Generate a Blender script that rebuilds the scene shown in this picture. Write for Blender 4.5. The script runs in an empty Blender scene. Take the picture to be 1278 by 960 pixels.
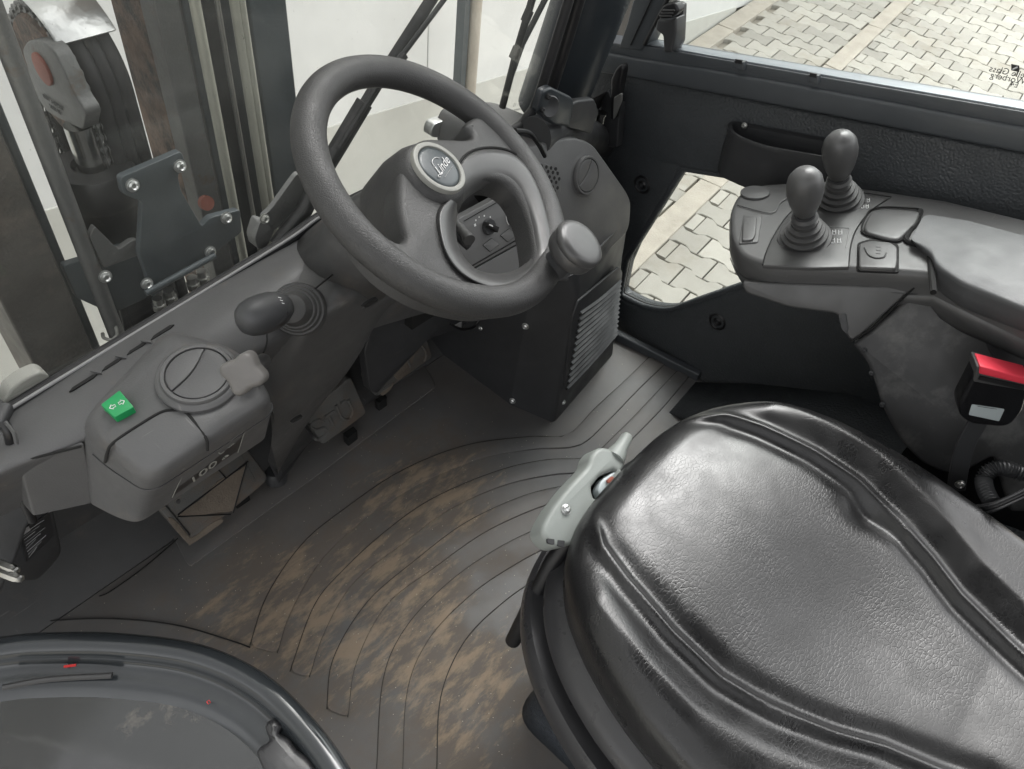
import bpy, math, random
import numpy as np
from mathutils import Vector, Matrix
from mathutils.geometry import tessellate_polygon
random.seed(7); rng = np.random.default_rng(7)
S = bpy.context.scene
COL = S.collection
R = math.radians

# ------------------------------------------------------------------ camera
W_, H_, FPX = 1278.0, 960.0, 960.0
CAMZ = 1.35
def unit(v): v = np.asarray(v, float); return v/np.linalg.norm(v)
_D = unit([500-639, 1350-480, FPX]); _F = np.array([-1222-639, -879-480, FPX]); _F = unit(_F-_F.dot(_D)*_D)
_R = np.cross(_D, _F); _R = _R if _R[2] > 0 else -_R
WM = np.array([_R, _F, -_D])
O = np.array([0., 0., CAMZ])
cam = bpy.data.cameras.new('camera'); camo = bpy.data.objects.new('camera', cam); COL.objects.link(camo)
cam.sensor_width = 36; cam.lens = 36*FPX/W_; cam.clip_start = .02; cam.clip_end = 500
rx, dn, fw = WM@np.array([1, 0, 0]), WM@np.array([0, 1, 0]), WM@np.array([0, 0, 1])
m = Matrix.Identity(4)
for i in range(3):
    m[i][0] = rx[i]; m[i][1] = -dn[i]; m[i][2] = -fw[i]; m[i][3] = O[i]
camo.matrix_world = m
S.camera = camo

# ------------------------------------------------------------------ light
SUN_EL, SUN_AZ = 52, -60      # azimuth: degrees from +Y (vehicle front) towards -X
w = bpy.data.worlds.new('World'); S.world = w; w.use_nodes = True
nt = w.node_tree; nt.nodes.clear()
sk = nt.nodes.new('ShaderNodeTexSky'); sk.sky_type = 'NISHITA'; sk.sun_disc = False
sk.sun_elevation = R(SUN_EL); sk.sun_rotation = R(-SUN_AZ); sk.air_density = 1.0; sk.dust_density = 4.0; sk.ozone_density = 1.0
hs = nt.nodes.new('ShaderNodeHueSaturation'); hs.inputs['Saturation'].default_value = .03
bg = nt.nodes.new('ShaderNodeBackground'); bg.inputs[1].default_value = .15
wo = nt.nodes.new('ShaderNodeOutputWorld')
nt.links.new(sk.outputs[0], hs.inputs['Color']); nt.links.new(hs.outputs[0], bg.inputs[0]); nt.links.new(bg.outputs[0], wo.inputs[0])
sd = bpy.data.lights.new('sun', 'SUN'); sd.energy = 0.55; sd.angle = R(42); sd.color = (1, .955, .90)
so = bpy.data.objects.new('sun', sd); COL.objects.link(so)
sv = Vector((-math.sin(R(SUN_AZ))*math.cos(R(SUN_EL)), math.cos(R(SUN_AZ))*math.cos(R(SUN_EL)), math.sin(R(SUN_EL))))
so.rotation_euler = sv.to_track_quat('Z', 'Y').to_euler()
S.view_settings.view_transform = 'Standard'; S.view_settings.look = 'None'; S.view_settings.gamma = 1
S.view_settings.use_curve_mapping = False; S.view_settings.exposure = 1.9
S.cycles.max_bounces = 8; S.cycles.transparent_max_bounces = 12; S.cycles.use_denoising = True
S.cycles.caustics_reflective = False; S.cycles.caustics_refractive = False

# ------------------------------------------------------------------ geometry helpers
def V(px, py, z=None, x=None, y=None, pl=None, h=0.0):
    r = WM@np.array([px-639., py-480., FPX])
    if pl is not None:
        p, n = pl; t = np.dot(np.asarray(p)+np.asarray(n)*h-O, n)/np.dot(r, n)
    elif z is not None: t = (z-CAMZ)/r[2]
    elif x is not None: t = x/r[0]
    else: t = y/r[1]
    return O+r*t
def PJ(p):
    v = WM.T@(np.asarray(p, float)-O); return np.array([639+FPX*v[0]/v[2], 480+FPX*v[1]/v[2]])
def Vs(pts, **k): return np.array([V(*p[:2], z=p[2]) if len(p) > 2 else V(*p, **k) for p in pts])
def plane3(a, b, c):
    n = unit(np.cross(b-a, c-a))
    if n.dot(O-a) < 0: n = -n
    return (np.asarray(a), n)
def rnd(pts, r, seg=5):
    pts = [np.asarray(p, float) for p in pts]; n = len(pts); out = []
    rr = r if hasattr(r, '__len__') else [r]*n
    for i in range(n):
        a, b, c = pts[i-1], pts[i], pts[(i+1) % n]
        la, lc = np.linalg.norm(a-b), np.linalg.norm(c-b)
        if rr[i] <= 0: out += [b]*(seg+1) if False else [b]; continue
        d1 = b+(a-b)/la*min(rr[i], la*.48); d2 = b+(c-b)/lc*min(rr[i], lc*.48)
        for k in range(seg+1):
            t = k/seg; out.append((1-t)**2*d1+2*t*(1-t)*b+t*t*d2)
    return np.array(out)
def cat(pts, n=8, closed=False):
    P = [np.asarray(p, float) for p in pts]; N = len(P); out = []
    rng_ = range(N) if closed else range(N-1)
    for i in rng_:
        p1, p2 = P[i], P[(i+1) % N]
        p0 = P[i-1] if (closed or i > 0) else 2*p1-p2
        p3 = P[(i+2) % N] if (closed or i+2 < N) else 2*p2-p1
        for k in range(n):
            t = k/n
            out.append(.5*((2*p1)+(-p0+p2)*t+(2*p0-5*p1+4*p2-p3)*t*t+(-p0+3*p1-3*p2+p3)*t**3))
    if not closed: out.append(P[-1])
    return np.array(out)
def resamp(pts, n, closed=True):
    P = np.asarray(pts, float); Q = np.vstack([P, P[:1]]) if closed else P
    d = np.r_[0, np.cumsum(np.linalg.norm(np.diff(Q, axis=0), axis=1))]
    t = np.linspace(0, d[-1], n, endpoint=not closed)
    return np.array([[np.interp(s, d, Q[:, k]) for k in range(Q.shape[1])] for s in t])
def tag(o, label=None, cat_=None, group=None, kind=None):
    if label: o['label'] = label
    if cat_: o['category'] = cat_
    if group: o['group'] = group
    if kind: o['kind'] = kind
    return o
def par(o, parent):
    if parent is not None:
        o.parent = parent
        if parent.get('_loc') is not None:
            o.matrix_parent_inverse = Matrix.Translation(-Vector(parent['_loc']))
def thing(name, label, cat_, loc, group=None):
    o = bpy.data.objects.new(name, None); COL.objects.link(o); o.location = Vector(loc); o.empty_display_size = .05
    o['_loc'] = [float(c) for c in loc]
    return tag(o, label, cat_, group)
def mob(name, verts, faces, mat, parent=None, bev=0, seg=3, sub=0, ang=40, smooth=True, wn=True):
    me = bpy.data.meshes.new(name)
    me.from_pydata([tuple(map(float, v)) for v in verts], [], [tuple(f) for f in faces]); me.update()
    import bmesh
    bm = bmesh.new(); bm.from_mesh(me); bmesh.ops.recalc_face_normals(bm, faces=bm.faces); bm.to_mesh(me); bm.free()
    if smooth:
        me.shade_smooth()
        if not sub: me.set_sharp_from_angle(angle=R(ang))
    me.materials.append(mat)
    o = bpy.data.objects.new(name, me); COL.objects.link(o); par(o, parent)
    if bev:
        b = o.modifiers.new('bevel', 'BEVEL'); b.width = bev; b.segments = seg; b.limit_method = 'ANGLE'; b.angle_limit = R(28); b.harden_normals = True
    if sub:
        s = o.modifiers.new('sub', 'SUBSURF'); s.levels = s.render_levels = sub
    return o
class MB:
    def __init__(s): s.v = []; s.f = []
    def add(s, v, f):
        n = len(s.v); s.v += list(v); s.f += [[i+n for i in q] for q in f]; return s
    def box(s, a, b):
        x0, y0, z0 = a; x1, y1, z1 = b
        return s.add([(x0, y0, z0), (x1, y0, z0), (x1, y1, z0), (x0, y1, z0), (x0, y0, z1), (x1, y0, z1), (x1, y1, z1), (x0, y1, z1)],
                     [(0, 3, 2, 1), (4, 5, 6, 7), (0, 1, 5, 4), (1, 2, 6, 5), (2, 3, 7, 6), (3, 0, 4, 7)])
    def make(s, name, mat, parent=None, **k): return mob(name, s.v, s.f, mat, parent, **k)
def loft_g(rings, cap0=True, cap1=True, closed=True):
    n = len(rings[0]); v = np.vstack(rings); f = []
    for i in range(len(rings)-1):
        for j in range(n if closed else n-1):
            a = i*n+j; b = i*n+(j+1) % n
            f.append((a, b, b+n, a+n))
    if cap0 and closed: f.append(tuple(range(n))[::-1])
    if cap1 and closed: f.append(tuple((len(rings)-1)*n+j for j in range(n)))
    return v, f
def loft(name, rings, mat, parent=None, cap0=True, cap1=True, closed=True, **k):
    v, f = loft_g(rings, cap0, cap1, closed); return mob(name, v, f, mat, parent, **k)
def frame_of(n):
    n = unit(n); a = np.array([0, 0, 1.]) if abs(n[2]) < .9 else np.array([1., 0, 0])
    u = unit(np.cross(a, n)); return u, np.cross(n, u), n
def tube_g(pts, r, seg=12, flat=None):
    P = np.asarray(pts, float); N = len(P); rr = np.ones(N)*r if np.isscalar(r) else np.asarray(r)
    T = np.gradient(P, axis=0); rings = []
    u = None
    for i in range(N):
        t = unit(T[i])
        if u is None: u, _, _ = frame_of(t)
        u = unit(u-t*u.dot(t)); vv = np.cross(t, u)
        a = np.linspace(0, 2*np.pi, seg, endpoint=False)
        rings.append(P[i]+rr[i]*(np.outer(np.cos(a), u)+np.outer(np.sin(a), vv)))
    return loft_g(rings)
def tube(name, pts, r, mat, parent=None, seg=12, **k):
    v, f = tube_g(pts, r, seg); return mob(name, v, f, mat, parent, **k)
def lathe_g(prof, o, axis, seg=40, cap0=True, cap1=True):
    u, v, n = frame_of(axis); a = np.linspace(0, 2*np.pi, seg, endpoint=False); rings = []
    for r, h in prof:
        rings.append(np.asarray(o)+n*h+r*(np.outer(np.cos(a), u)+np.outer(np.sin(a), v)))
    return loft_g(rings, cap0, cap1)
def lathe(name, prof, o, axis, mat, parent=None, seg=40, cap0=True, cap1=True, **k):
    v, f = lathe_g(prof, o, axis, seg, cap0, cap1); return mob(name, v, f, mat, parent, **k)
def offs(p, d):      # inward offset of a CCW polygon (2D)
    n = len(p); out = []
    for i in range(n):
        a, b, c = p[i-1], p[i], p[(i+1) % n]
        e1, e2 = b-a, c-b; l1, l2 = np.hypot(*e1), np.hypot(*e2)
        if l1 < 1e-7 or l2 < 1e-7: out.append(b.copy()); continue
        n1 = np.array([-e1[1], e1[0]])/l1; n2 = np.array([-e2[1], e2[0]])/l2
        m_ = n1+n2; q = m_.dot(m_)
        out.append(b+(m_*2/q*d if q > .3 else n1*d))
    return np.array(out)
def area2(p): x, y = p[:, 0], p[:, 1]; return .5*np.sum(x*np.roll(y, -1)-np.roll(x, -1)*y)
def clean(p, eps=1e-6):
    q = [p[0]]
    for a in p[1:]:
        if np.linalg.norm(a-q[-1]) > eps: q.append(a)
    if np.linalg.norm(q[0]-q[-1]) < eps: q.pop()
    return np.array(q)
def plate_g(pts3, th, b=0, holes=(), steps=3, n=None):
    """solid plate: front face through pts3 (facing n or the camera), rounded rim b, thickness th behind"""
    P = clean(np.asarray(pts3, float)); c = P.mean(0)
    if n is None:
        _, _, vt = np.linalg.svd(P-c); n = vt[2]
        if n.dot(O-c) < 0: n = -n
    u, v, n = frame_of(n)
    to2 = lambda q: np.array([[(a-c).dot(u), (a-c).dot(v)] for a in q])
    loops = [to2(P)]+[to2(clean(np.asarray(h, float))) for h in holes]
    if area2(loops[0]) < 0: loops[0] = loops[0][::-1]
    for i in range(1, len(loops)):
        if area2(loops[i]) > 0: loops[i] = loops[i][::-1]
    verts = []; faces = []; tops = []
    for lp in loops:
        rings = []
        if b > 0:
            for k in range(steps, -1, -1):
                a = k/steps*math.pi/2
                rings.append((offs(lp, b*(1-math.cos(a))), -b*(1-math.sin(a))))
        else: rings.append((lp, 0.))
        rings.append((lp, -th))
        base = len(verts); m_ = len(lp)
        for q, h in rings:
            for a in q: verts.append(c+u*a[0]+v*a[1]+n*h)
        for i in range(len(rings)-1):
            for j in range(m_):
                a = base+i*m_+j; d = base+i*m_+(j+1) % m_
                faces.append((a, a+m_, d+m_, d))
        tops.append((base, m_, rings[0][0], base+(len(rings)-1)*m_))
    tr = tessellate_polygon([[Vector((a[0], a[1], 0)) for a in t[2]] for t in tops])
    idx = [];idb = []
    for t in tops:
        idx += [t[0]+j for j in range(t[1])]; idb += [t[3]+j for j in range(t[1])]
    for t in tr:
        faces.append(tuple(idx[i] for i in t)); faces.append(tuple(idb[i] for i in t)[::-1])
    return verts, faces
def plate(name, pts3, th, mat, parent=None, b=0, holes=(), n=None, **k):
    v, f = plate_g(pts3, th, b, holes, n=n); return mob(name, v, f, mat, parent, **k)
def text(name, body, size, p, xdir, n, mat, parent=None, ext=.0003, shear=0, align='CENTER'):
    cu = bpy.data.curves.new(name, 'FONT'); cu.body = body; cu.size = size; cu.extrude = ext; cu.shear = shear
    cu.align_x = align; cu.align_y = 'CENTER'; cu.materials.append(mat)
    o = bpy.data.objects.new(name, cu); COL.objects.link(o)
    n = unit(n); xd = np.asarray(xdir, float); xd = unit(xd-n*xd.dot(n)); yd = np.cross(n, xd)
    mm = Matrix.Identity(4)
    for i in range(3): mm[i][0] = xd[i]; mm[i][1] = yd[i]; mm[i][2] = n[i]; mm[i][3] = p[i]
    if parent is not None:
        o.parent = parent
        if parent.get('_loc') is not None: mm = Matrix.Translation(-Vector(parent['_loc']))@mm
    o.matrix_local = mm
    return o
def strokes_g(lines, r, seg=6):
    b = MB()
    for ln in lines:
        v, f = tube_g(ln, r, seg); b.add(v, f)
    return b
# rounded-rectangle ring in a plane
def rrect(c, u, v, a, b, r, seg=5):
    c = np.asarray(c)
    return rnd([c-u*a-v*b, c+u*a-v*b, c+u*a+v*b, c-u*a+v*b], r, seg)
def circ3(c, n, r, seg=32):
    u, v, n = frame_of(n); a = np.linspace(0, 2*np.pi, seg, endpoint=False)
    return np.asarray(c)+r*(np.outer(np.cos(a), u)+np.outer(np.sin(a), v))

# ------------------------------------------------------------------ materials
def mat(name, col, rough=.5, metal=0, bump=None, var=0, spec=.5, coat=0, dirt=None, detail=6, scuff=0):
    """bump = (type, scale, strength) list ; dirt = (colour, scale, lo, hi)"""
    m_ = bpy.data.materials.new(name); m_.use_nodes = True; t = m_.node_tree; N = t.nodes; L = t.links
    p = N['Principled BSDF']; p.inputs['Base Color'].default_value = (*col, 1); p.inputs['Roughness'].default_value = rough
    p.inputs['Metallic'].default_value = metal; p.inputs['Specular IOR Level'].default_value = spec
    if coat: p.inputs['Coat Weight'].default_value = coat; p.inputs['Coat Roughness'].default_value = .08
    g = N.new('ShaderNodeNewGeometry'); pos = g.outputs['Position']
    cur = None
    if var:
        n1 = N.new('ShaderNodeTexNoise'); n1.inputs['Scale'].default_value = 9; n1.inputs['Detail'].default_value = 8; n1.inputs['Roughness'].default_value = .65
        L.new(pos, n1.inputs['Vector'])
        mr = N.new('ShaderNodeMapRange'); mr.inputs[1].default_value = .3; mr.inputs[2].default_value = .7; mr.inputs[3].default_value = 1-var; mr.inputs[4].default_value = 1+var
        L.new(n1.outputs[0], mr.inputs[0])
        mx = N.new('ShaderNodeMix'); mx.data_type = 'RGBA'; mx.blend_type = 'MULTIPLY'; mx.inputs[0].default_value = 1
        mx.inputs[6].default_value = (*col, 1); L.new(mr.outputs[0], mx.inputs[7]); cur = mx.outputs[2]
        mr2 = N.new('ShaderNodeMapRange'); mr2.inputs[1].default_value = .3; mr2.inputs[2].default_value = .7
        mr2.inputs[3].default_value = max(rough-.08, .03); mr2.inputs[4].default_value = min(rough+.1, 1)
        n3 = N.new('ShaderNodeTexNoise'); n3.inputs['Scale'].default_value = 23; n3.inputs['Detail'].default_value = 5; L.new(pos, n3.inputs['Vector'])
        L.new(n3.outputs[0], mr2.inputs[0]); L.new(mr2.outputs[0], p.inputs['Roughness'])
    if dirt:
        dc, sc, lo, hi = dirt
        n2 = N.new('ShaderNodeTexNoise'); n2.inputs['Scale'].default_value = sc; n2.inputs['Detail'].default_value = 10; n2.inputs['Roughness'].default_value = .7
        L.new(pos, n2.inputs['Vector'])
        mr = N.new('ShaderNodeMapRange'); mr.inputs[1].default_value = lo; mr.inputs[2].default_value = hi; L.new(n2.outputs[0], mr.inputs[0])
        mx = N.new('ShaderNodeMix'); mx.data_type = 'RGBA'; L.new(mr.outputs[0], mx.inputs[0])
        if cur: L.new(cur, mx.inputs[6])
        else: mx.inputs[6].default_value = (*col, 1)
        mx.inputs[7].default_value = (*dc, 1); cur = mx.outputs[2]
    if scuff:
        acc = None
        for (rot, sx, sy) in ((25, 9, 150), (-50, 130, 8)):
            mp = N.new('ShaderNodeMapping'); mp.inputs['Rotation'].default_value = (R(20), R(15), R(rot)); mp.inputs['Scale'].default_value = (sx, sy, 60); L.new(pos, mp.inputs[0])
            n5 = N.new('ShaderNodeTexNoise'); n5.inputs['Scale'].default_value = 1; n5.inputs['Detail'].default_value = 3; L.new(mp.outputs[0], n5.inputs['Vector'])
            r5 = N.new('ShaderNodeMapRange'); r5.inputs[1].default_value = .70; r5.inputs[2].default_value = .78; L.new(n5.outputs[0], r5.inputs[0])
            if acc is None: acc = r5.outputs[0]
            else:
                mm = N.new('ShaderNodeMath'); mm.operation = 'MAXIMUM'; L.new(acc, mm.inputs[0]); L.new(r5.outputs[0], mm.inputs[1]); acc = mm.outputs[0]
        ms = N.new('ShaderNodeTexNoise'); ms.inputs['Scale'].default_value = 5; ms.inputs['Detail'].default_value = 4; L.new(pos, ms.inputs['Vector'])
        r6 = N.new('ShaderNodeMapRange'); r6.inputs[1].default_value = .45; r6.inputs[2].default_value = .62; r6.inputs[4].default_value = scuff; L.new(ms.outputs[0], r6.inputs[0])
        mm = N.new('ShaderNodeMath'); mm.operation = 'MULTIPLY'; L.new(acc, mm.inputs[0]); L.new(r6.outputs[0], mm.inputs[1])
        mx = N.new('ShaderNodeMix'); mx.data_type = 'RGBA'; L.new(mm.outputs[0], mx.inputs[0])
        if cur: L.new(cur, mx.inputs[6])
        else: mx.inputs[6].default_value = (*col, 1)
        mx.inputs[7].default_value = (min(1, col[0]*2+.09), min(1, col[1]*2+.085), min(1, col[2]*2+.075), 1); cur = mx.outputs[2]
    if cur: L.new(cur, p.inputs['Base Color'])
    prev = None
    for (ty, sc, st) in (bump or []):
        if ty == 'noise':
            tx = N.new('ShaderNodeTexNoise'); tx.inputs['Scale'].default_value = sc; tx.inputs['Detail'].default_value = 2; out = tx.outputs[0]
        elif ty == 'pebble':
            tx = N.new('ShaderNodeTexVoronoi'); tx.feature = 'SMOOTH_F1'; tx.inputs['Scale'].default_value = sc; tx.inputs['Smoothness'].default_value = .6; out = tx.outputs['Distance']
        elif ty == 'crack':
            tx = N.new('ShaderNodeTexVoronoi'); tx.feature = 'DISTANCE_TO_EDGE'; tx.inputs['Scale'].default_value = sc
            nz = N.new('ShaderNodeTexNoise'); nz.inputs['Scale'].default_value = sc*.5; nz.inputs['Detail'].default_value = 3; L.new(pos, nz.inputs['Vector'])
            ad = N.new('ShaderNodeVectorMath'); ad.operation = 'MULTIPLY_ADD'; ad.inputs[1].default_value = (1.2/sc,)*3
            L.new(nz.outputs['Color'], ad.inputs[0]); L.new(pos, ad.inputs[2]); L.new(ad.outputs[0], tx.inputs['Vector'])
            cl = N.new('ShaderNodeMath'); cl.operation = 'MINIMUM'; cl.inputs[1].default_value = .12; L.new(tx.outputs['Distance'], cl.inputs[0]); out = cl.outputs[0]
        if ty != 'crack': L.new(pos, tx.inputs['Vector'])
        b = N.new('ShaderNodeBump'); b.inputs['Strength'].default_value = min(1, st); b.inputs['Distance'].default_value = 1.0/sc*(.6 if ty != 'crack' else 2.6)
        if ty == 'pebble': b.invert = True
        L.new(out, b.inputs['Height'])
        if prev: L.new(prev, b.inputs['Normal'])
        prev = b.outputs[0]
    if prev: L.new(prev, p.inputs['Normal'])
    return m_
M = {}
M['dash'] = mat('moulded_plastic', (.078, .078, .079), .5, bump=[('noise', 520, .2)], var=.09, dirt=((.13, .11, .09), 14, .58, .85), scuff=.45)
M['dark'] = mat('dark_plastic', (.034, .035, .037), .48, bump=[('noise', 600, .15)], var=.14, scuff=.4)
M['column'] = mat('column_plastic', (.058, .058, .058), .5, bump=[('noise', 600, .18)], var=.12, dirt=((.12, .10, .085), 11, .55, .85), scuff=.6)
M['smooth'] = mat('smooth_grey_plastic', (.052, .052, .052), .36, bump=[('noise', 1400, .12)], var=.06)
M['rim'] = mat('grained_rim', (.034, .034, .034), .47, bump=[('crack', 360, .35)], var=.07)
M['rubber'] = mat('black_rubber', (.016, .016, .017), .6, bump=[('noise', 600, .2)])
M['boot'] = mat('grey_rubber', (.055, .055, .055), .55, bump=[('noise', 800, .2)])
M['knob'] = mat('knob_rubber', (.075, .075, .075), .42, bump=[('noise', 1300, .15)], var=.1, scuff=.3)
M['door'] = mat('pebbled_lining', (.048, .053, .057), .5, bump=[('pebble', 230, .45)], var=.1)
M['frame'] = mat('grey_frame_paint', (.058, .064, .07), .42, bump=[('noise', 500, .1)], var=.06)
M['pillar'] = mat('pillar_paint', (.024, .029, .034), .38, bump=[('noise', 600, .1)], var=.1)
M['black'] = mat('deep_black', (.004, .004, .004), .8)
M['groove'] = mat('mat_groove', (.04, .037, .033), .9)
M['seam'] = mat('seam_black', (.006, .006, .006), .9)
M['gap'] = mat('black_rubber_seal', (.008, .008, .009), .45)
M['starknob'] = mat('worn_knob', (.115, .11, .105), .5, bump=[('noise', 500, .2)], var=.15, scuff=.4)
M['chrome'] = mat('bright_steel', (.62, .62, .6), .22, 1)
M['zinc'] = mat('zinc_steel', (.45, .45, .43), .38, 1, bump=[('noise', 200, .2)])
M['sheet'] = mat('brushed_sheet_metal', (.6, .61, .6), .3, .85, bump=[('noise', 60, .15)])
M['rust'] = mat('rusty_steel', (.2, .13, .095), .7, .1, bump=[('noise', 160, .6)], var=.2, dirt=((.03, .026, .024), 14, .42, .62))
M['steel'] = mat('greasy_steel', (.15, .152, .15), .45, .4, bump=[('noise', 200, .3)], var=.2, dirt=((.13, .09, .06), 20, .58, .75))
M['railpaint'] = mat('zinc_yellowed_pipe', (.42, .42, .36), .35, .3, var=.1)
M['beam'] = mat('mast_paint', (.075, .088, .095), .4, .1, bump=[('noise', 300, .15)], var=.15, dirt=((.1, .1, .095), 8, .6, .8))
M['oldpaint'] = mat('old_greasy_paint', (.075, .068, .06), .5, .1, bump=[('noise', 180, .4)], var=.25, dirt=((.14, .12, .1), 12, .5, .75), scuff=.4)
M['redcap'] = mat('red_paint_cap', (.3, .09, .06), .6, var=.1)
M['grey'] = mat('light_grey_plastic', (.25, .27, .255), .45, bump=[('noise', 500, .1)], var=.05, dirt=((.12, .12, .11), 30, .66, .74))
M['ringgrey'] = mat('badge_ring', (.24, .24, .22), .5)
M['badge'] = mat('badge_face', (.045, .055, .06), .35, bump=[('noise', 900, .1)])
M['silver'] = mat('silver_print', (.5, .5, .5), .35)
M['white'] = mat('white_print', (.7, .7, .7), .5)
M['greyprint'] = mat('grey_print', (.25, .25, .25), .5)
M['faint'] = mat('faint_print', (.13, .13, .13), .5)
M['green'] = mat('green_switch', (.008, .25, .075), .4, var=.05)
M['red'] = mat('red_release', (.75, .05, .08), .32)
M['redmark'] = mat('red_mark', (.6, .03, .03), .5)
M['gloss'] = mat('gloss_black', (.01, .011, .012), .07, var=.02, coat=.6, dirt=((.12, .105, .085), 9, .6, .7))
M['label'] = mat('pale_label', (.42, .47, .48), .4, var=.08)
M['darklabel'] = mat('dark_label', (.014, .014, .015), .4)
M['wall'] = mat('white_cladding', (.8, .81, .8), .5, var=.03)
M['plinth'] = mat('grey_plinth', (.6, .6, .56), .8, var=.04, dirt=((.5, .49, .46), 3, .5, .8))
M['kerb'] = mat('kerb_concrete', (.45, .41, .35), .9, bump=[('noise', 90, .4)], var=.12, dirt=((.28, .25, .2), 5, .58, .8))
M['joint'] = mat('joint_sand', (.30, .275, .23), .95, bump=[('noise', 160, .5)], var=.2)
M['dooredge'] = mat('alu_channel', (.22, .24, .26), .4, .3)
M['bellows'] = mat('bellows_fabric', (.028, .034, .042), .6, bump=[('pebble', 330, 1.0)], var=.2)
M['tray'] = mat('seat_tray_plastic', (.035, .035, .037), .32, bump=[('noise', 900, .15)], var=.08)
M['traygrey'] = mat('seat_pan_grey', (.09, .105, .11), .3)

def paver_mat():
    m_ = mat('paver_concrete', (.43, .41, .365), .9, bump=[('noise', 260, .35)], var=.06, dirt=((.33, .29, .23), 2.2, .5, .75))
    t = m_.node_tree; N = t.nodes; L = t.links; p = N['Principled BSDF']
    src = p.inputs['Base Color'].links[0].from_socket
    oi = N.new('ShaderNodeObjectInfo'); mr = N.new('ShaderNodeMapRange'); mr.inputs[3].default_value = .80; mr.inputs[4].default_value = 1.08
    L.new(oi.outputs['Random'], mr.inputs[0])
    mx = N.new('ShaderNodeMix'); mx.data_type = 'RGBA'; mx.blend_type = 'MULTIPLY'; mx.inputs[0].default_value = 1
    L.new(src, mx.inputs[6]); L.new(mr.outputs[0], mx.inputs[7]); L.new(mx.outputs[2], p.inputs['Base Color'])
    return m_
M['paver'] = paver_mat()

def leather_mat():
    m_ = mat('seat_leather', (.013, .013, .0135), .31, var=.03)
    t = m_.node_tree; N = t.nodes; L = t.links; p = N['Principled BSDF']; p.inputs['Specular IOR Level'].default_value = .42; p.inputs['Coat Weight'].default_value = .10; p.inputs['Coat Roughness'].default_value = .2
    g = N.new('ShaderNodeNewGeometry'); pos = g.outputs['Position']
    # stretched creases
    mp = N.new('ShaderNodeMapping'); mp.inputs['Rotation'].default_value = (0, 0, R(35)); mp.inputs['Scale'].default_value = (1, 2.1, 1); L.new(pos, mp.inputs[0])
    nz = N.new('ShaderNodeTexNoise'); nz.inputs['Scale'].default_value = 26; nz.inputs['Detail'].default_value = 5; L.new(pos, nz.inputs['Vector'])
    ad = N.new('ShaderNodeVectorMath'); ad.operation = 'MULTIPLY_ADD'; ad.inputs[1].default_value = (.03, .03, .03); L.new(nz.outputs['Color'], ad.inputs[0]); L.new(mp.outputs[0], ad.inputs[2])
    vo = N.new('ShaderNodeTexVoronoi'); vo.feature = 'DISTANCE_TO_EDGE'; vo.inputs['Scale'].default_value = 105; L.new(ad.outputs[0], vo.inputs['Vector'])
    mi = N.new('ShaderNodeMapRange'); mi.inputs[1].default_value = 0; mi.inputs[2].default_value = .14; L.new(vo.outputs['Distance'], mi.inputs[0])
    msk = N.new('ShaderNodeTexNoise'); msk.inputs['Scale'].default_value = 7; msk.inputs['Detail'].default_value = 3; L.new(pos, msk.inputs['Vector'])
    mm = N.new('ShaderNodeMapRange'); mm.inputs[1].default_value = .38; mm.inputs[2].default_value = .62; mm.inputs[3].default_value = .15; mm.inputs[4].default_value = .6; L.new(msk.outputs[0], mm.inputs[0])
    b1 = N.new('ShaderNodeBump'); b1.inputs['Distance'].default_value = .0002; L.new(mi.outputs[0], b1.inputs['Height']); L.new(mm.outputs[0], b1.inputs['Strength'])
    n4 = N.new('ShaderNodeTexNoise'); n4.inputs['Scale'].default_value = 22; n4.inputs['Detail'].default_value = 3; L.new(pos, n4.inputs['Vector'])
    b3 = N.new('ShaderNodeBump'); b3.inputs['Distance'].default_value = .002; b3.inputs['Strength'].default_value = .05; L.new(n4.outputs[0], b3.inputs['Height']); L.new(b1.outputs[0], b3.inputs['Normal'])
    L.new(b3.outputs[0], p.inputs['Normal'])
    return m_
M['leather'] = leather_mat()

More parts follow.
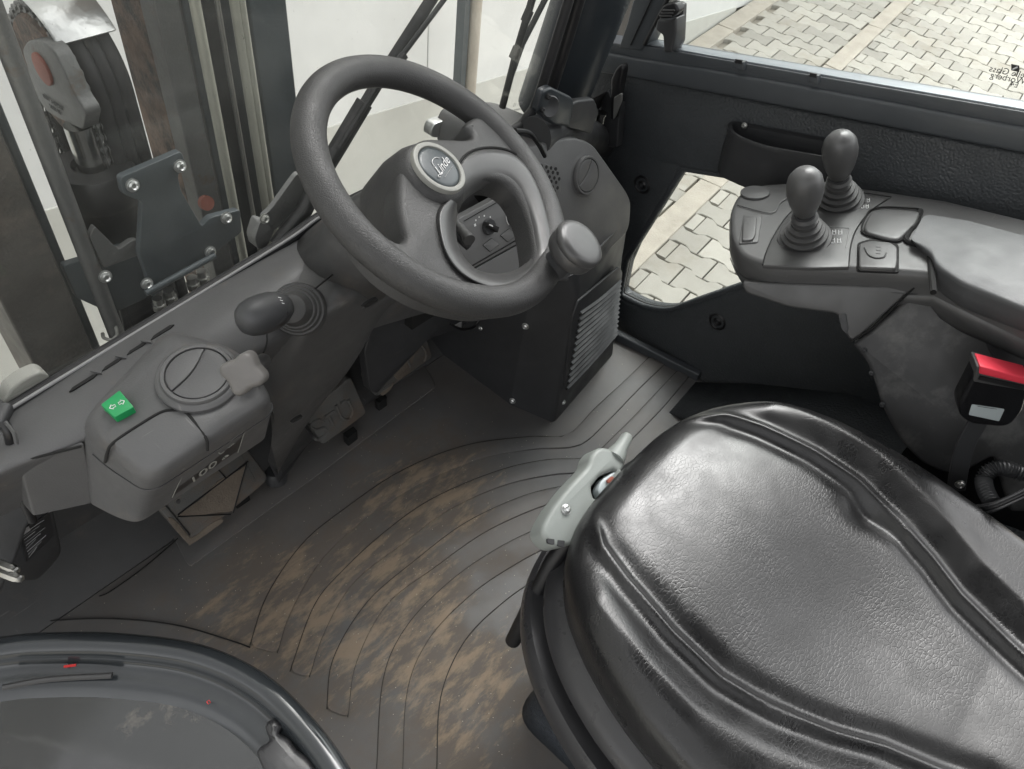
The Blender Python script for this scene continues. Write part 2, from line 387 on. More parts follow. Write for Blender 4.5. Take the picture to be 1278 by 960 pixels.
def mat_floor(off=0.0, nm='floor_mat_rubber'):
    m_ = mat(nm, (.10, .10, .10), .6, bump=[('noise', 700, .3)], var=.14)
    t = m_.node_tree; N = t.nodes; L = t.links; p = N['Principled BSDF']
    g = N.new('ShaderNodeNewGeometry'); pos = g.outputs['Position']
    src = p.inputs['Base Color'].links[0].from_socket
    def noise(sc, det=8, ro=.65):
        n = N.new('ShaderNodeTexNoise'); n.inputs['Scale'].default_value = sc; n.inputs['Detail'].default_value = det; n.inputs['Roughness'].default_value = ro
        L.new(pos, n.inputs['Vector']); return n.outputs[0]
    def mth(op, a, b=None, clamp=False):
        n = N.new('ShaderNodeMath'); n.operation = op; n.use_clamp = clamp
        for i, q in enumerate((a, b)):
            if q is None: continue
            if isinstance(q, (int, float)): n.inputs[i].default_value = q
            else: L.new(q, n.inputs[i])
        return n.outputs[0]
    def ramp(x, lo, hi):
        n = N.new('ShaderNodeMapRange'); n.inputs[1].default_value = lo; n.inputs[2].default_value = hi; n.interpolation_type = 'SMOOTHSTEP'; L.new(x, n.inputs[0]); return n.outputs[0]
    # trampled mud: round region where the boots rest
    def blob(cx, cy, r):
        d = N.new('ShaderNodeVectorMath'); d.operation = 'DISTANCE'; d.inputs[1].default_value = (cx, cy, 0); L.new(pos, d.inputs[0])
        n = N.new('ShaderNodeMapRange'); n.inputs[1].default_value = r; n.inputs[2].default_value = r*.25; L.new(d.outputs['Value'], n.inputs[0]); return n.outputs[0]
    reg = mth('MAXIMUM', blob(.42, .50, .40), mth('MAXIMUM', blob(.66, .62, .28), mth('MAXIMUM', blob(.29, .64, .30), blob(.42, .30, .30))))
    n1 = noise(7, 9, .72)
    x = mth('ADD', n1, mth('MULTIPLY', mth('SUBTRACT', reg, .45-off), .34))
    tan = ramp(x, .47, .74)
    sm = N.new('ShaderNodeMapping'); sm.inputs['Rotation'].default_value = (0, 0, R(38)); sm.inputs['Scale'].default_value = (11, 32, 20); L.new(pos, sm.inputs[0])
    sn = N.new('ShaderNodeTexNoise'); sn.inputs['Scale'].default_value = 1; sn.inputs['Detail'].default_value = 9; sn.inputs['Roughness'].default_value = .74; L.new(sm.outputs[0], sn.inputs['Vector'])
    x2 = mth('ADD', sn.outputs[0], mth('MULTIPLY', mth('SUBTRACT', reg, .76-off), .35))
    tan2 = ramp(x2, .52, .70)
    dust = mth('MULTIPLY', ramp(noise(3.1, 5), .32, .68), .5)
    def mix(fac, a, col):
        n = N.new('ShaderNodeMix'); n.data_type = 'RGBA'; L.new(fac, n.inputs[0]) if not isinstance(fac, float) else None
        L.new(a, n.inputs[6]); n.inputs[7].default_value = (*col, 1); return n.outputs[2]
    c = mix(dust, src, (.135, .115, .098))
    c = mix(mth('MULTIPLY', tan, .7), c, (.135, .11, .088))
    c = mix(mth('MULTIPLY', tan2, .8), c, (.28, .215, .15))
    # specks of grit
    v = N.new('ShaderNodeTexVoronoi'); v.inputs['Scale'].default_value = 150; L.new(pos, v.inputs['Vector'])
    sp = mth('LESS_THAN', v.outputs['Distance'], .12)
    wn = N.new('ShaderNodeSeparateColor'); L.new(v.outputs['Color'], wn.inputs[0])
    sp = mth('MULTIPLY', sp, mth('GREATER_THAN', mth('ADD', wn.outputs[0], mth('MULTIPLY', reg, .12)), .93))
    c = mix(sp, c, (.42, .38, .3))
    L.new(c, p.inputs['Base Color'])
    rr = N.new('ShaderNodeMapRange'); rr.inputs[3].default_value = .5; rr.inputs[4].default_value = .9; L.new(tan, rr.inputs[0]); L.new(rr.outputs[0], p.inputs['Roughness'])
    return m_
M['floor'] = mat_floor(); M['floorband'] = mat_floor(.09, 'floor_band_muddy')
M['pedal'] = mat('pedal_rubber', (.10, .10, .096), .6, bump=[('noise', 400, .4)], var=.15, dirt=((.12, .095, .075), 16, .45, .65))
M['pedalmud'] = mat('pedal_mud', (.15, .125, .10), .9, bump=[('noise', 260, .6)], var=.35)

def glass_mat(name, tint, dust, dust_col=(.55, .56, .53), scratches=False):
    m_ = bpy.data.materials.new(name); m_.use_nodes = True; t = m_.node_tree; N = t.nodes; L = t.links; N.clear()
    out = N.new('ShaderNodeOutputMaterial'); tr = N.new('ShaderNodeBsdfTransparent'); tr.inputs[0].default_value = (*tint, 1)
    gl = N.new('ShaderNodeBsdfGlossy'); gl.inputs['Roughness'].default_value = .02
    fr = N.new('ShaderNodeLayerWeight'); pw = N.new('ShaderNodeMath'); pw.operation = 'POWER'; pw.inputs[1].default_value = 5; L.new(fr.outputs['Facing'], pw.inputs[0])
    mr = N.new('ShaderNodeMath'); mr.operation = 'MULTIPLY_ADD'; mr.inputs[1].default_value = .9; mr.inputs[2].default_value = .03; L.new(pw.outputs[0], mr.inputs[0])
    mx = N.new('ShaderNodeMixShader'); L.new(mr.outputs[0], mx.inputs[0]); L.new(tr.outputs[0], mx.inputs[1]); L.new(gl.outputs[0], mx.inputs[2])
    df = N.new('ShaderNodeBsdfDiffuse'); df.inputs[0].default_value = (*dust_col, 1)
    g = N.new('ShaderNodeNewGeometry')
    nz = N.new('ShaderNodeTexNoise'); nz.inputs['Scale'].default_value = 6; nz.inputs['Detail'].default_value = 8; L.new(g.outputs['Position'], nz.inputs['Vector'])
    m2 = N.new('ShaderNodeMapRange'); m2.inputs[1].default_value = .3; m2.inputs[2].default_value = .7; m2.inputs[3].default_value = dust*.2; m2.inputs[4].default_value = dust*2.0; L.new(nz.outputs[0], m2.inputs[0])
    fac = m2.outputs[0]
    if scratches:
        v = N.new('ShaderNodeTexVoronoi'); v.inputs['Scale'].default_value = 130; L.new(g.outputs['Position'], v.inputs['Vector'])
        ls = N.new('ShaderNodeMath'); ls.operation = 'LESS_THAN'; ls.inputs[1].default_value = .075; L.new(v.outputs['Distance'], ls.inputs[0])
        sc = N.new('ShaderNodeSeparateColor'); L.new(v.outputs['Color'], sc.inputs[0])
        gt = N.new('ShaderNodeMath'); gt.operation = 'GREATER_THAN'; gt.inputs[1].default_value = .82; L.new(sc.outputs[0], gt.inputs[0])
        mu = N.new('ShaderNodeMath'); mu.operation = 'MULTIPLY'; L.new(ls.outputs[0], mu.inputs[0]); L.new(gt.outputs[0], mu.inputs[1])
        m3 = N.new('ShaderNodeMath'); m3.operation = 'MULTIPLY_ADD'; m3.inputs[1].default_value = .3; L.new(mu.outputs[0], m3.inputs[0]); L.new(fac, m3.inputs[2]); fac = m3.outputs[0]
    m3 = N.new('ShaderNodeMixShader'); L.new(fac, m3.inputs[0]); L.new(mx.outputs[0], m3.inputs[1]); L.new(df.outputs[0], m3.inputs[2]); L.new(m3.outputs[0], out.inputs[0])
    return m_
M['windshield'] = glass_mat('windshield_glass', (.97, .975, .965), .035, scratches=True)
M['doorglass'] = glass_mat('door_glass', (.95, .97, .96), .03)
M['sticker'] = glass_mat('clear_film', (.55, .56, .56), .06, (.12, .12, .12))

def seam(name, pts, mat_, parent, r=.0009):
    return tube(name, pts, r, mat_, parent, seg=6)
def screw(parent, p, n, r=.007, mat_=None, name='screw'):
    return lathe(name, [(r*1.25, 0), (r*1.25, r*.25), (r, r*.3), (r*.95, r*.75), (r*.6, r*.95), (r*.4, r*.7), (.0001, r*.65)], p, n, mat_ or M['zinc'], parent, seg=14)

#@@STRUCTURE
# ------------------------------------------------------------------ outside ground
GZ = -.8
kd = unit([1, .1, 0]); kn = np.array([-kd[1], kd[0], 0])        # kerb runs along kd
K0 = np.array([2.6, 1.255, GZ])
def G(s, t, z=0): return K0+kd*s+kn*t+np.array([0, 0, z])         # s along the kerb, t away from the driver
def sheet(name, pts, mat_, kind='structure', parent=None):
    o = mob(name, pts, [tuple(range(len(pts)))], mat_, parent, smooth=False)
    if kind: o['kind'] = kind
    return o
yard = sheet('yard_ground', [(-60, -60, GZ-.03), (60, -60, GZ-.03), (60, 60, GZ-.03), (-60, 60, GZ-.03)], M['joint'])
pave = bpy.data.objects.new('pavement', None); COL.objects.link(pave); pave['kind'] = 'structure'; pave['_loc'] = [0., 0., 0.]
PL, PW, PA = .2, .145, .013
def paver_profile(k):
    g = .0035; e = PL/2-g
    ys = [-e, -e*.62, -e*.28, e*.28, e*.62, e]
    xo = [PW/2+PA-g, PW/2+PA-g, PW/2-PA-g, PW/2-PA-g, PW/2+PA-g, PW/2+PA-g]
    p = [(x, y) for x, y in zip(xo, ys)]+[(-x, y) for x, y in zip(xo[::-1], ys[::-1])]
    return np.array(p)
def paver_geo(th=.03, c=.003):
    p = paver_profile(0)
    if area2(p) < 0: p = p[::-1]
    q = offs(p, c); n = len(p)
    v = [(a[0], a[1], 0.) for a in q]+[(a[0], a[1], -c) for a in p]+[(a[0], a[1], -th) for a in p]
    f = [tuple(range(n))]+[(i, (i+1) % n, n+(i+1) % n, n+i) for i in range(n)]+[(n+i, n+(i+1) % n, 2*n+(i+1) % n, 2*n+i) for i in range(n)]
    return v, f
pv, pf = paver_geo()
spots = []
for side, t0, t1 in ((0, -3.2, -.06), (1, .075, .72)):
    for c in range(-4, 60):
        s = c*PW+.05
        nrow = int((t1-t0)/PL)+2
        for j in range(-1, nrow):
            t = t0+PL*(j+.5*(c % 2))+(0 if side else .0)
            if side == 0: t = t1-(t-t0)-PL*.25
            if t-PL/2 < t0-(.15 if side == 0 else .12) or t+PL/2 > t1+.12: continue
            p = G(s, t); q = PJ(p)
            vis = (-20 < q[0] < 1300 and -25 < q[1] < 960)
            inwin = (q[1] < 150 and q[0] > 800) or (760 < q[0] < 950 and 200 < q[1] < 400)
            d = np.linalg.norm(p-O)
            spots.append((0 if (vis and inwin) else 1, d, p))
half = [G(c*PW+.05, -.086) for c in range(-3, 57, 2)]
spots.sort(key=lambda a: (a[0], a[1]))
pmesh = None; rest = MB()
th_ = math.atan2(kd[1], kd[0])
for i, (nv, d, p) in enumerate(spots):
    a = th_+rng.normal(0, .006); dz = rng.normal(0, .0016)
    if i < 295 and nv == 0:
        if pmesh is None:
            o = mob('paver', pv, pf, M['paver'], pave, smooth=False); pmesh = o.data
        else:
            o = bpy.data.objects.new('paver', pmesh); COL.objects.link(o); o.parent = pave
        o.location = (p[0], p[1], p[2]+dz); o.rotation_euler = (0, 0, a)
    else:
        ca, sa = math.cos(a), math.sin(a)
        rest.add([(p[0]+ca*v[0]-sa*v[1], p[1]+sa*v[0]+ca*v[1], p[2]+dz+v[2]) for v in pv], pf)
cm = None
for p in half:
    if cm is None: o = MB().box((-.069, -.024, -.03), (.069, .024, 0)).make('cut_paver', M['paver'], pave, smooth=False); cm = o.data
    else: o = bpy.data.objects.new('cut_paver', cm); COL.objects.link(o); o.parent = pave
    o.location = p; o.rotation_euler = (0, 0, th_)
r_ = rest.make('far_pavers', M['paver'], pave, smooth=False); r_['kind'] = 'stuff'
# kerb stones between the two paved areas
kb = bpy.data.objects.new('kerb_line', None); COL.objects.link(kb); kb['kind'] = 'structure'; kb['_loc'] = [0., 0., 0.]
def kerb_row(t0, t1, s0, s1, L_, top):
    s = s0
    while s < s1:
        e = min(s+L_-.006, s1); b = MB()
        q = [G(s, t0), G(e, t0), G(e, t1), G(s, t1)]
        vs = [x+np.array([0, 0, -.05]) for x in q]+[x+np.array([0, 0, top+rng.normal(0, .002)]) for x in q]
        b.add(vs, [(0, 3, 2, 1), (4, 5, 6, 7), (0, 1, 5, 4), (1, 2, 6, 5), (2, 3, 7, 6), (3, 0, 4, 7)])
        b.make('kerb_stone', M['kerb'], kb, bev=.006, seg=2)
        s += L_
kerb_row(-.055, .06, -2.0, 8, .95, .012)
kerb_row(.73, .86, -2.0, 8, .95, .012)
# plain pale concrete apron in front of the wall, over the paving bed
ap1 = MB()
def slab_(s0, s1, t0, t1, z):
    q = [G(s0, t0), G(s1, t0), G(s1, t1), G(s0, t1)]
    ap1.add([x+np.array([0, 0, -.04]) for x in q]+[x+np.array([0, 0, z]) for x in q], [(0, 3, 2, 1), (4, 5, 6, 7), (0, 1, 5, 4), (1, 2, 6, 5), (2, 3, 7, 6), (3, 0, 4, 7)])
slab_(-9, -.8, -1.2, .876, .022); slab_(-.8, 1.3, .42, .876, .022)
apr = ap1.make('concrete_apron', M['plinth'], None, bev=.004); apr['kind'] = 'structure'
# ------------------------------------------------------------------ building wall
wt = .88
bw = thing('building', 'white clad building wall with grey base beyond the windshield', 'building', G(0, wt))
def wbox(name, s0, s1, t0, t1, z0, z1, m_, parent, bev=.004):
    q = [G(s0, t0), G(s1, t0), G(s1, t1), G(s0, t1)]
    vs = [np.array([x[0], x[1], z0]) for x in q]+[np.array([x[0], x[1], z1]) for x in q]
    return mob(name, vs, [(0, 3, 2, 1), (4, 5, 6, 7), (0, 1, 5, 4), (1, 2, 6, 5), (2, 3, 7, 6), (3, 0, 4, 7)], m_, parent, bev=bev, seg=2)
wbox('base_wall', -6, 3.1, wt-.006, wt+.3, GZ-.05, 1, M['plinth'], bw)
bwz = lambda s_: .02-.16*(s_+1.1)
q0 = bpy.data.objects['base_wall']
for vtx in q0.data.vertices:
    if vtx.co.z > 0:
        ss = (vtx.co.x-K0[0])/kd[0]; vtx.co.z = bwz(ss)-.16*0-.13
s = -6
for i, L_ in enumerate([2.1, 1.45, 1.2, .83, 1.6, 2.6, 2.6, 2.6, 2.6]):
    a, b_ = s+.003, s+L_-.003; q = [G(a, wt), G(b_, wt), G(b_, wt+.3), G(a, wt+.3)]
    zb = [bwz(a)-.13, bwz(b_)-.13, bwz(b_)-.13, bwz(a)-.13]
    vs = [np.array([x[0], x[1], z]) for x, z in zip(q, zb)]+[np.array([x[0], x[1], 4]) for x in q]
    mob('cladding_panel', vs, [(0, 3, 2, 1), (4, 5, 6, 7), (0, 1, 5, 4), (1, 2, 6, 5), (2, 3, 7, 6), (3, 0, 4, 7)], M['wall'], bw, bev=.003, seg=2); s += L_
dpj = V(583, 60, y=1.88)
tube('drain_pipe', [(dpj[0]+.01, 1.86, z) for z in np.linspace(-.75, 3, 5)], .022, M['kerb'], bw, seg=16)
MB().box((dpj[0]-.045, 1.86, -.3), (dpj[0]-.02, 1.90, 3)).make('dark_joint_strip', M['beam'], bw)
#@@CAB
# ------------------------------------------------------------------ cab floor
fl = MB().box((-.35, -.6, -.05), (1.375, .885, 0)).make('cab_floor', M['floor'], None); fl['kind'] = 'structure'
mb = MB()
mb.add([(-.35, .885, -.05), (1.375, .885, -.05), (1.375, .887, 0), (-.35, .887, 0), (-.35, .99, .055), (1.375, .99, .055), (1.375, .96, .30), (-.35, .96, .30), (1.375, .80, .60), (-.35, .80, .60)],
       [(3, 2, 5, 4), (4, 5, 6, 7), (0, 1, 2, 3), (7, 6, 8, 9)])
fb = mb.make('front_bulkhead', M['column'], None); fb['kind'] = 'structure'
mat_t = thing('floor_mat', 'ribbed black rubber mat smeared with tan mud over the cab floor', 'floor mat', (.6, .45, 0))
def band(pa, pb, nm='rib', h=.003):
    A = resamp(cat(pa, 6), 40, False); B = resamp(cat(pb, 6), 40, False)
    ring = np.vstack([A, B[::-1]])
    ring = rnd(ring[[0]+list(range(1, 80))], [9 if i in (0, 39, 40, 79) else 0 for i in range(80)], 4)
    P = Vs([tuple(q) for q in ring], z=h)
    return plate(nm, P, h+.001, M['floorband'], mat_t, b=.0012, n=np.array([0, 0, 1.]))
# edges of the raised bands, from the far strip (top right) to the near ends (bottom left)
E = [
 [(312,805),(334,742),(378,678),(430,635),(500,588),(580,556),(660,545),(708,543),(742,510),(781,474),(812,444)],
 [(346,815),(362,765),(400,700),(452,650),(520,605),(600,572),(668,560),(722,556),(756,528),(796,487),(833,451)],
 [(362,838),(392,756),(428,712),(480,664),(540,622),(620,588),(680,574),(734,570),(770,541),(812,498),(847,461)],
 [(386,845),(404,790),(440,728),(500,680),(560,636),(630,605),(690,592),(740,586),(780,556),(826,510),(862,467)],
 [(408,885),(416,822),(458,752),(520,698),(580,653),(650,620),(705,606),(745,600)],
 [(434,895),(444,828),(482,755),(545,706),(605,664),(670,634),(715,622),(748,616)],
 [(470,965),(478,850),(506,784),(560,727),(625,682),(690,652),(726,642)],
 [(502,965),(508,862),(536,796),(590,740),(650,700),(690,680),(722,668)],
 [(545,965),(550,870),(580,800),(630,750),(680,716),(700,704)],
]
for i in range(0, 8, 2): band(E[i], E[i+1])
for e_ in E: tube('groove', Vs(resamp(cat(e_, 6), 60, False), z=.0008), .0010, M['groove'], mat_t, seg=6)
band([(212,662),(300,604),(372,552),(440,500),(528,452)], [(236,708),(330,640),(400,590),(460,545),(545,482)], h=.002)
for L_ in ([(124,744),(138,738),(180,708),(222,672)], [(0,782),(60,775),(140,772),(220,780),(290,800),(312,808)],
           [(735,640),(690,650),(620,690),(560,745),(515,810),(495,880),(490,960)][::1]):
    P = Vs(resamp(cat(L_, 5), 30, False), z=.0016); tube('groove_edge', P, .0013, M['seam'], mat_t, seg=6)
# ------------------------------------------------------------------ windshield
WSB = [(-90,568),(0,515),(344,306),(400,268),(487,225),(650,158)]
ws = thing('windshield', 'large dusty windshield pane with rubber seal in front of the dash', 'windshield', (.5, .71, .7))
tilt = np.array([0, -.10, 1.0]); tu = unit(tilt); wn_ = unit(np.array([0, -1.0, -.10]))
WP0 = np.array([.5, .755, .66])
def wsp(px, py, h=0): return V(px, py, pl=(WP0, wn_), h=h)
gl_edge = [wsp(655, 150), wsp(662, 140), wsp(667, 125)]
bl = np.array([-.2, .755, .66])-tu*.045; br = gl_edge[0]
top = .95
corner = [bl, np.array([.445, .755, .66])-tu*.01, br+np.array([0, 0, -.0])]+gl_edge[1:]+[np.array([gl_edge[2][0]+.004, 0, 0])+np.array([0, .755, .66])+tu*top, np.array([-.2, .755, .66])+tu*top]
plate('pane', corner, .006, M['windshield'], ws, n=wn_)
Lb = [V(-60, 557, pl=(WP0, wn_)), wsp(0, 515), wsp(120, 442), wsp(344, 306), wsp(400, 268), wsp(487, 225), wsp(580, 185), wsp(640, 160), wsp(657, 143), wsp(668, 124), wsp(690, 55), wsp(707, 0), wsp(716, -30)]
Lb = cat([p+wn_*.004 for p in Lb], 6)
tube('rubber_seal', Lb, .0085, M['rubber'], ws, seg=10)
tube('seal_lip', [p+wn_*.006-np.array([0, 0, .002]) + np.array([0, 0, .009]) for p in Lb[:34]], .0022, M['greyprint'], ws, seg=8)
tube('outer_seal', cat([wsp(672, 150, .0), wsp(683, 118), wsp(703, 55), wsp(722, -10), wsp(730, -40)], 5)+wn_*.004, .011, M['gap'], ws, seg=10)
# maker's etched approval mark low in the pane corner
em = wsp(647, 130, .001)
text('etched_mark', 'E1  43R', .009, em, wsp(655, 128, .001)-em, -wn_*-1, M['greyprint'], ws, ext=.0001)
ed = wsp(645, 137, .001); text('etched_mark', 'LAMISAFE', .005, ed, wsp(655, 135, .001)-ed, wn_, M['greyprint'], ws, ext=.0001)

# ------------------------------------------------------------------ wipers outside the glass
def wiper(name, label, arm, blade, r1, r2, extra=None):
    t = thing(name, label, 'wiper', blade[-1])
    tube('wiper_arm', arm, r1, M['rubber'], t, seg=10)
    tube('wiper_blade', blade, r2, M['gap'], t, seg=8)
    return t
h_ = -.03
w1 = wiper('wiper', 'long black wiper arm crossing behind the steering wheel rim', [wsp(440, 155, h_-.02), wsp(480, 90, h_-.03), wsp(538, 0, h_-.03), wsp(556, -30, h_-.03)], [wsp(424, 185, -.016), wsp(470, 110, -.016), wsp(500, 72, -.016), wsp(563, -12, -.016)], .0085, .0035)
tube('wiper_arm', [wsp(345, 306, h_), wsp(380, 262, h_), wsp(400, 220, h_), wsp(455, 128, h_)], .012, M['gap'], w1, seg=10)
tube('clip', [wsp(499, 75, -.014), wsp(505, 68, -.014)], .006, M['gap'], w1, seg=8)
w2 = wiper('wiper', 'slim black wiper hanging beside the front pillar', [wsp(627, 132, -.02), wsp(638, 95, -.024), wsp(652, 55, -.028), wsp(680, 0, -.03), wsp(695, -30, -.03)],
           [wsp(627, 134, -.012), wsp(646, 60, -.012), wsp(667, -10, -.012)], .0048, .006)
for p_ in ((658, 20), (643, 66)): tube('clip', [wsp(p_[0]-3, p_[1]+7, -.012), wsp(p_[0]+3, p_[1]-7, -.012)], .0075, M['rubber'], w2, seg=8)
# wiper pivot arm low at the left of the wheel and the small mirror-like bracket behind the hub
wa = thing('wiper_motor_bracket', 'flat grey linkage arm with curved cable left of the wheel', 'bracket', V(350, 290, y=.78))
plate('link', rnd([V(326, 272, y=.80), V(338, 262, y=.80), V(373, 214, y=.80), V(381, 226, y=.80), V(381, 245, y=.80), V(342, 290, y=.80)], .01), .008, M['steel'], wa, b=.001)
plate('foot', rnd([V(318, 298, y=.80), V(325, 276, y=.80), V(345, 282, y=.80), V(335, 306, y=.80), V(322, 312, y=.80)], .006), .02, M['steel'], wa, b=.001)
screw(wa, V(330, 273, y=.795), (0, -1, .2), .006)
tube('cable', cat([V(385, 245, y=.83), V(356, 264, y=.83), V(352, 285, y=.83), V(372, 300, y=.83)], 6), .0035, M['boot'], wa, seg=8)
hb = thing('work_light_bracket', 'pale grey rounded bracket seen outside above the wheel hub', 'bracket', V(565, 165, y=.9))
plate('bracket_plate', rnd([V(537, 172, y=.88), V(541, 155, y=.88), V(560, 149, y=.88), V(585, 156, y=.88), V(588, 172, y=.88)], .012), .02, M['sheet'], hb, b=.002, holes=[circ3(V(557, 166, y=.88), (0, -1, .2), .008, 16)])

# ------------------------------------------------------------------ lift mast in front of the cab
YM = 1.15
lm = thing('lift_mast', 'dark steel lift mast of upright channels and cylinder outside windshield', 'mast', (.6, YM, -.6))
def vbox(name, pxa, pxb, py, y0, th, m_, z0=-.6, z1=2.2, flange=0):
    xa = V(pxa, py, y=y0)[0]; xb = V(pxb, py, y=y0)[0]
    return MB().box((xa, y0, z0), (xb, y0+th, z1)).make(name, m_, lm, bev=.004, seg=2)
vbox('outer_channel', -90, 17, 200, 1.06, .12, M['oldpaint'])
vbox('outer_channel_edge', 18, 31, 200, 1.10, .05, M['beam'])
vbox('inner_channel', 189, 208, 60, 1.17, .10, M['rust'])
vbox('channel_web', 205, 236, 60, 1.13, .05, M['steel'])
vbox('inner_web', 238, 262, 60, 1.16, .06, M['beam'])
vbox('channel_gap', 262, 296, 60, 1.20, .03, M['gap'])
vbox('outer_channel', 318, 364, 60, 1.12, .14, M['beam'])
vbox('channel_gap', 296, 319, 60, 1.17, .04, M['beam'])
def vtube(name, px, py, y0, r, m_, z0=-.6, z1=2.2):
    x = V(px, py, y=y0)[0]
    return tube(name, [(x, y0, z) for z in np.linspace(z0, z1, 4)], r, m_, lm, seg=16)
for px_, r in ((254, .0085), (301, .0075), (309, .0075)): vtube('hydraulic_pipe', px_, 60, 1.09 if px_ < 260 else 1.10, r, M['railpaint'])
vtube('trim_rod', 281, 60, 1.12, .004, M['zinc'])
xq = V(50, 190, y=1.10)[0]
tube('support_tube', [(xq, 1.07, 1.6), (xq, 1.07, 1.0), (xq, 1.07, .55), (xq, 1.07, .335)], .013, M['steel'], lm, seg=16)
tube('cable_hook', cat([V(128, 416, y=1.07), V(130, 422, y=1.06), V(140, 424, y=1.05), V(146, 418, y=1.05), V(144, 406, y=1.06)], 5), .003, M['ringgrey'], lm, seg=8)
# chain pulley block, plane facing -x
XP = .40
def X(px, py, d=0): return V(px, py, x=XP+d)
cyl_x = .425
cc = V(133, 260, y=1.13)
tube('lift_cylinder', [(cc[0], 1.13, z) for z in (-.5, 0, .3, V(133, 212, y=1.13)[2])], .052, M['gap'], lm, seg=32)
zt = V(133, 212, y=1.13)[2]
lathe('cylinder_head', [(.05, 0), (.058, .004), (.060, .012), (.060, .055), (.056, .062), (.03, .064), (.026, .055), (.0245, .055)], (cc[0], 1.13, zt-.045), (0, 0, 1), M['gap'], lm, seg=40)
tube('piston_rod', [(cc[0], 1.13, zt), (cc[0], 1.13, zt+.085)], .021, M['chrome'], lm, seg=24)
blk = [(27, 62), (34, 51), (50, 50), (66, 62), (80, 88), (95, 122), (108, 140), (104, 163), (72, 148), (56, 138), (42, 112)]
plate('pulley_block', rnd([X(*p) for p in blk], .012, 4), .022, M['steel'], lm, b=.003)
plate('pin_cap', circ3(X(51, 87, -.004), (-1, 0, 0), .023, 28)*1.0, .006, M['redcap'], lm, b=.001, n=np.array([-1., 0, 0]))
tp = X(66, 128, -.0015); tx = X(86, 141, -.0015)-X(52, 118, -.0015)
text('block_lettering', '0009 3484500', .0105, tp, tx, (-1, 0, 0), M['darklabel'], lm)
text('block_lettering', '5000 05', .0105, X(69, 137, -.0015), tx, (-1, 0, 0), M['darklabel'], lm)
# pulley wheel (rusty) and hoses running over it
wc = X(70, 95, .03)
lathe('chain_pulley', [(.02, -.012), (.086, -.012), (.09, -.006), (.082, 0), (.09, .006), (.086, .012), (.02, .012)], wc, (1, 0, 0), M['rust'], lm, seg=48)
for k in range(3):
    hx = wc[0]+.014+k*.0195
    arc = [(hx, wc[1]+.10*math.cos(a), wc[2]+.10*math.sin(a)) for a in np.linspace(math.pi, 0, 24)]
    arc = [(hx, wc[1]-.10, wc[2]-z) for z in (.45, .3, .15)]+arc+[(hx, wc[1]+.10, wc[2]-z) for z in (.15, .3, .45)]
    tube('hydraulic_hose', arc, .0125, M['rubber'], lm, seg=14)
# guard plate bent over the pulley
gx0, gx1 = wc[0]-.014, wc[0]+.066
rings = []
for a in np.linspace(R(155), R(8), 26):
    c_, s_ = math.cos(a), math.sin(a)
    q = []
    for rr, xx in ((.121, gx0), (.121, gx1), (.123, gx1+.003), (.125, gx1), (.125, gx0), (.123, gx0-.003)):
        q.append((xx, wc[1]-rr*c_, wc[2]+rr*s_))
    rings.append(np.array(q))
# guard opens over the rear upper quarter
loft('pulley_guard', [r_[:] for r_ in rings[9:20]], M['sheet'], lm)
# roller chain: link plates and rollers as single pieces
def link_geo(L_, w_, t_):
    b = MB()
    for sx in (-1, 1):
        P = []
        for a in np.linspace(-90, 90, 5): P.append((0, L_/2+w_/2*math.cos(R(a))*.9, w_/2*math.sin(R(a))))
        P.append((0, 0, w_*.33))
        for a in np.linspace(90, 270, 5): P.append((0, -L_/2+w_/2*math.cos(R(a))*.9, w_/2*math.sin(R(a))))
        P.append((0, 0, -w_*.33))
        v, f = plate_g(np.array(P)+np.array([sx*t_, 0, 0]), .003, .0006, steps=1, n=np.array([sx, 0, 0.])); b.add(v, f)
    for sy in (-1, 1):
        v, f = lathe_g([(.0042, -t_-.004), (.0042, t_+.004)], (0, sy*L_/2, 0), (1, 0, 0), 8); b.add(v, f)
    return b
LNK = None
def chain(pts, pitch=.0195, w_=.017):
    global LNK
    P = np.asarray(pts); d = np.r_[0, np.cumsum(np.linalg.norm(np.diff(P, axis=0), axis=1))]
    n = int(d[-1]/pitch)
    q = np.array([[np.interp(i*pitch, d, P[:, k]) for k in range(3)] for i in range(n+1)])
    for i in range(n):
        c, e = (q[i]+q[i+1])/2, q[i+1]-q[i]
        if LNK is None:
            o = link_geo(pitch*.98, w_, .006).make('chain_link', M['steel'], lm); LNK = o.data
        else:
            o = bpy.data.objects.new('chain_link', LNK); COL.objects.link(o); par(o, lm)
        a = math.atan2(e[2], e[1]); s_ = .72 if i % 2 else 1
        o.matrix_basis = Matrix.Translation(Vector(c))@Matrix.Rotation(a, 4, 'X')@Matrix.Diagonal((s_, 1, 1, 1))
RC = .098
arc = [(wc[0], wc[1]-RC*math.cos(a), wc[2]+RC*math.sin(a)) for a in np.linspace(0, math.pi, 30)]
chain([(wc[0], wc[1]-RC, wc[2]-z) for z in np.linspace(.27, .01, 12)]+arc+[(wc[0], wc[1]+RC, wc[2]-z) for z in np.linspace(.01, .6, 14)])
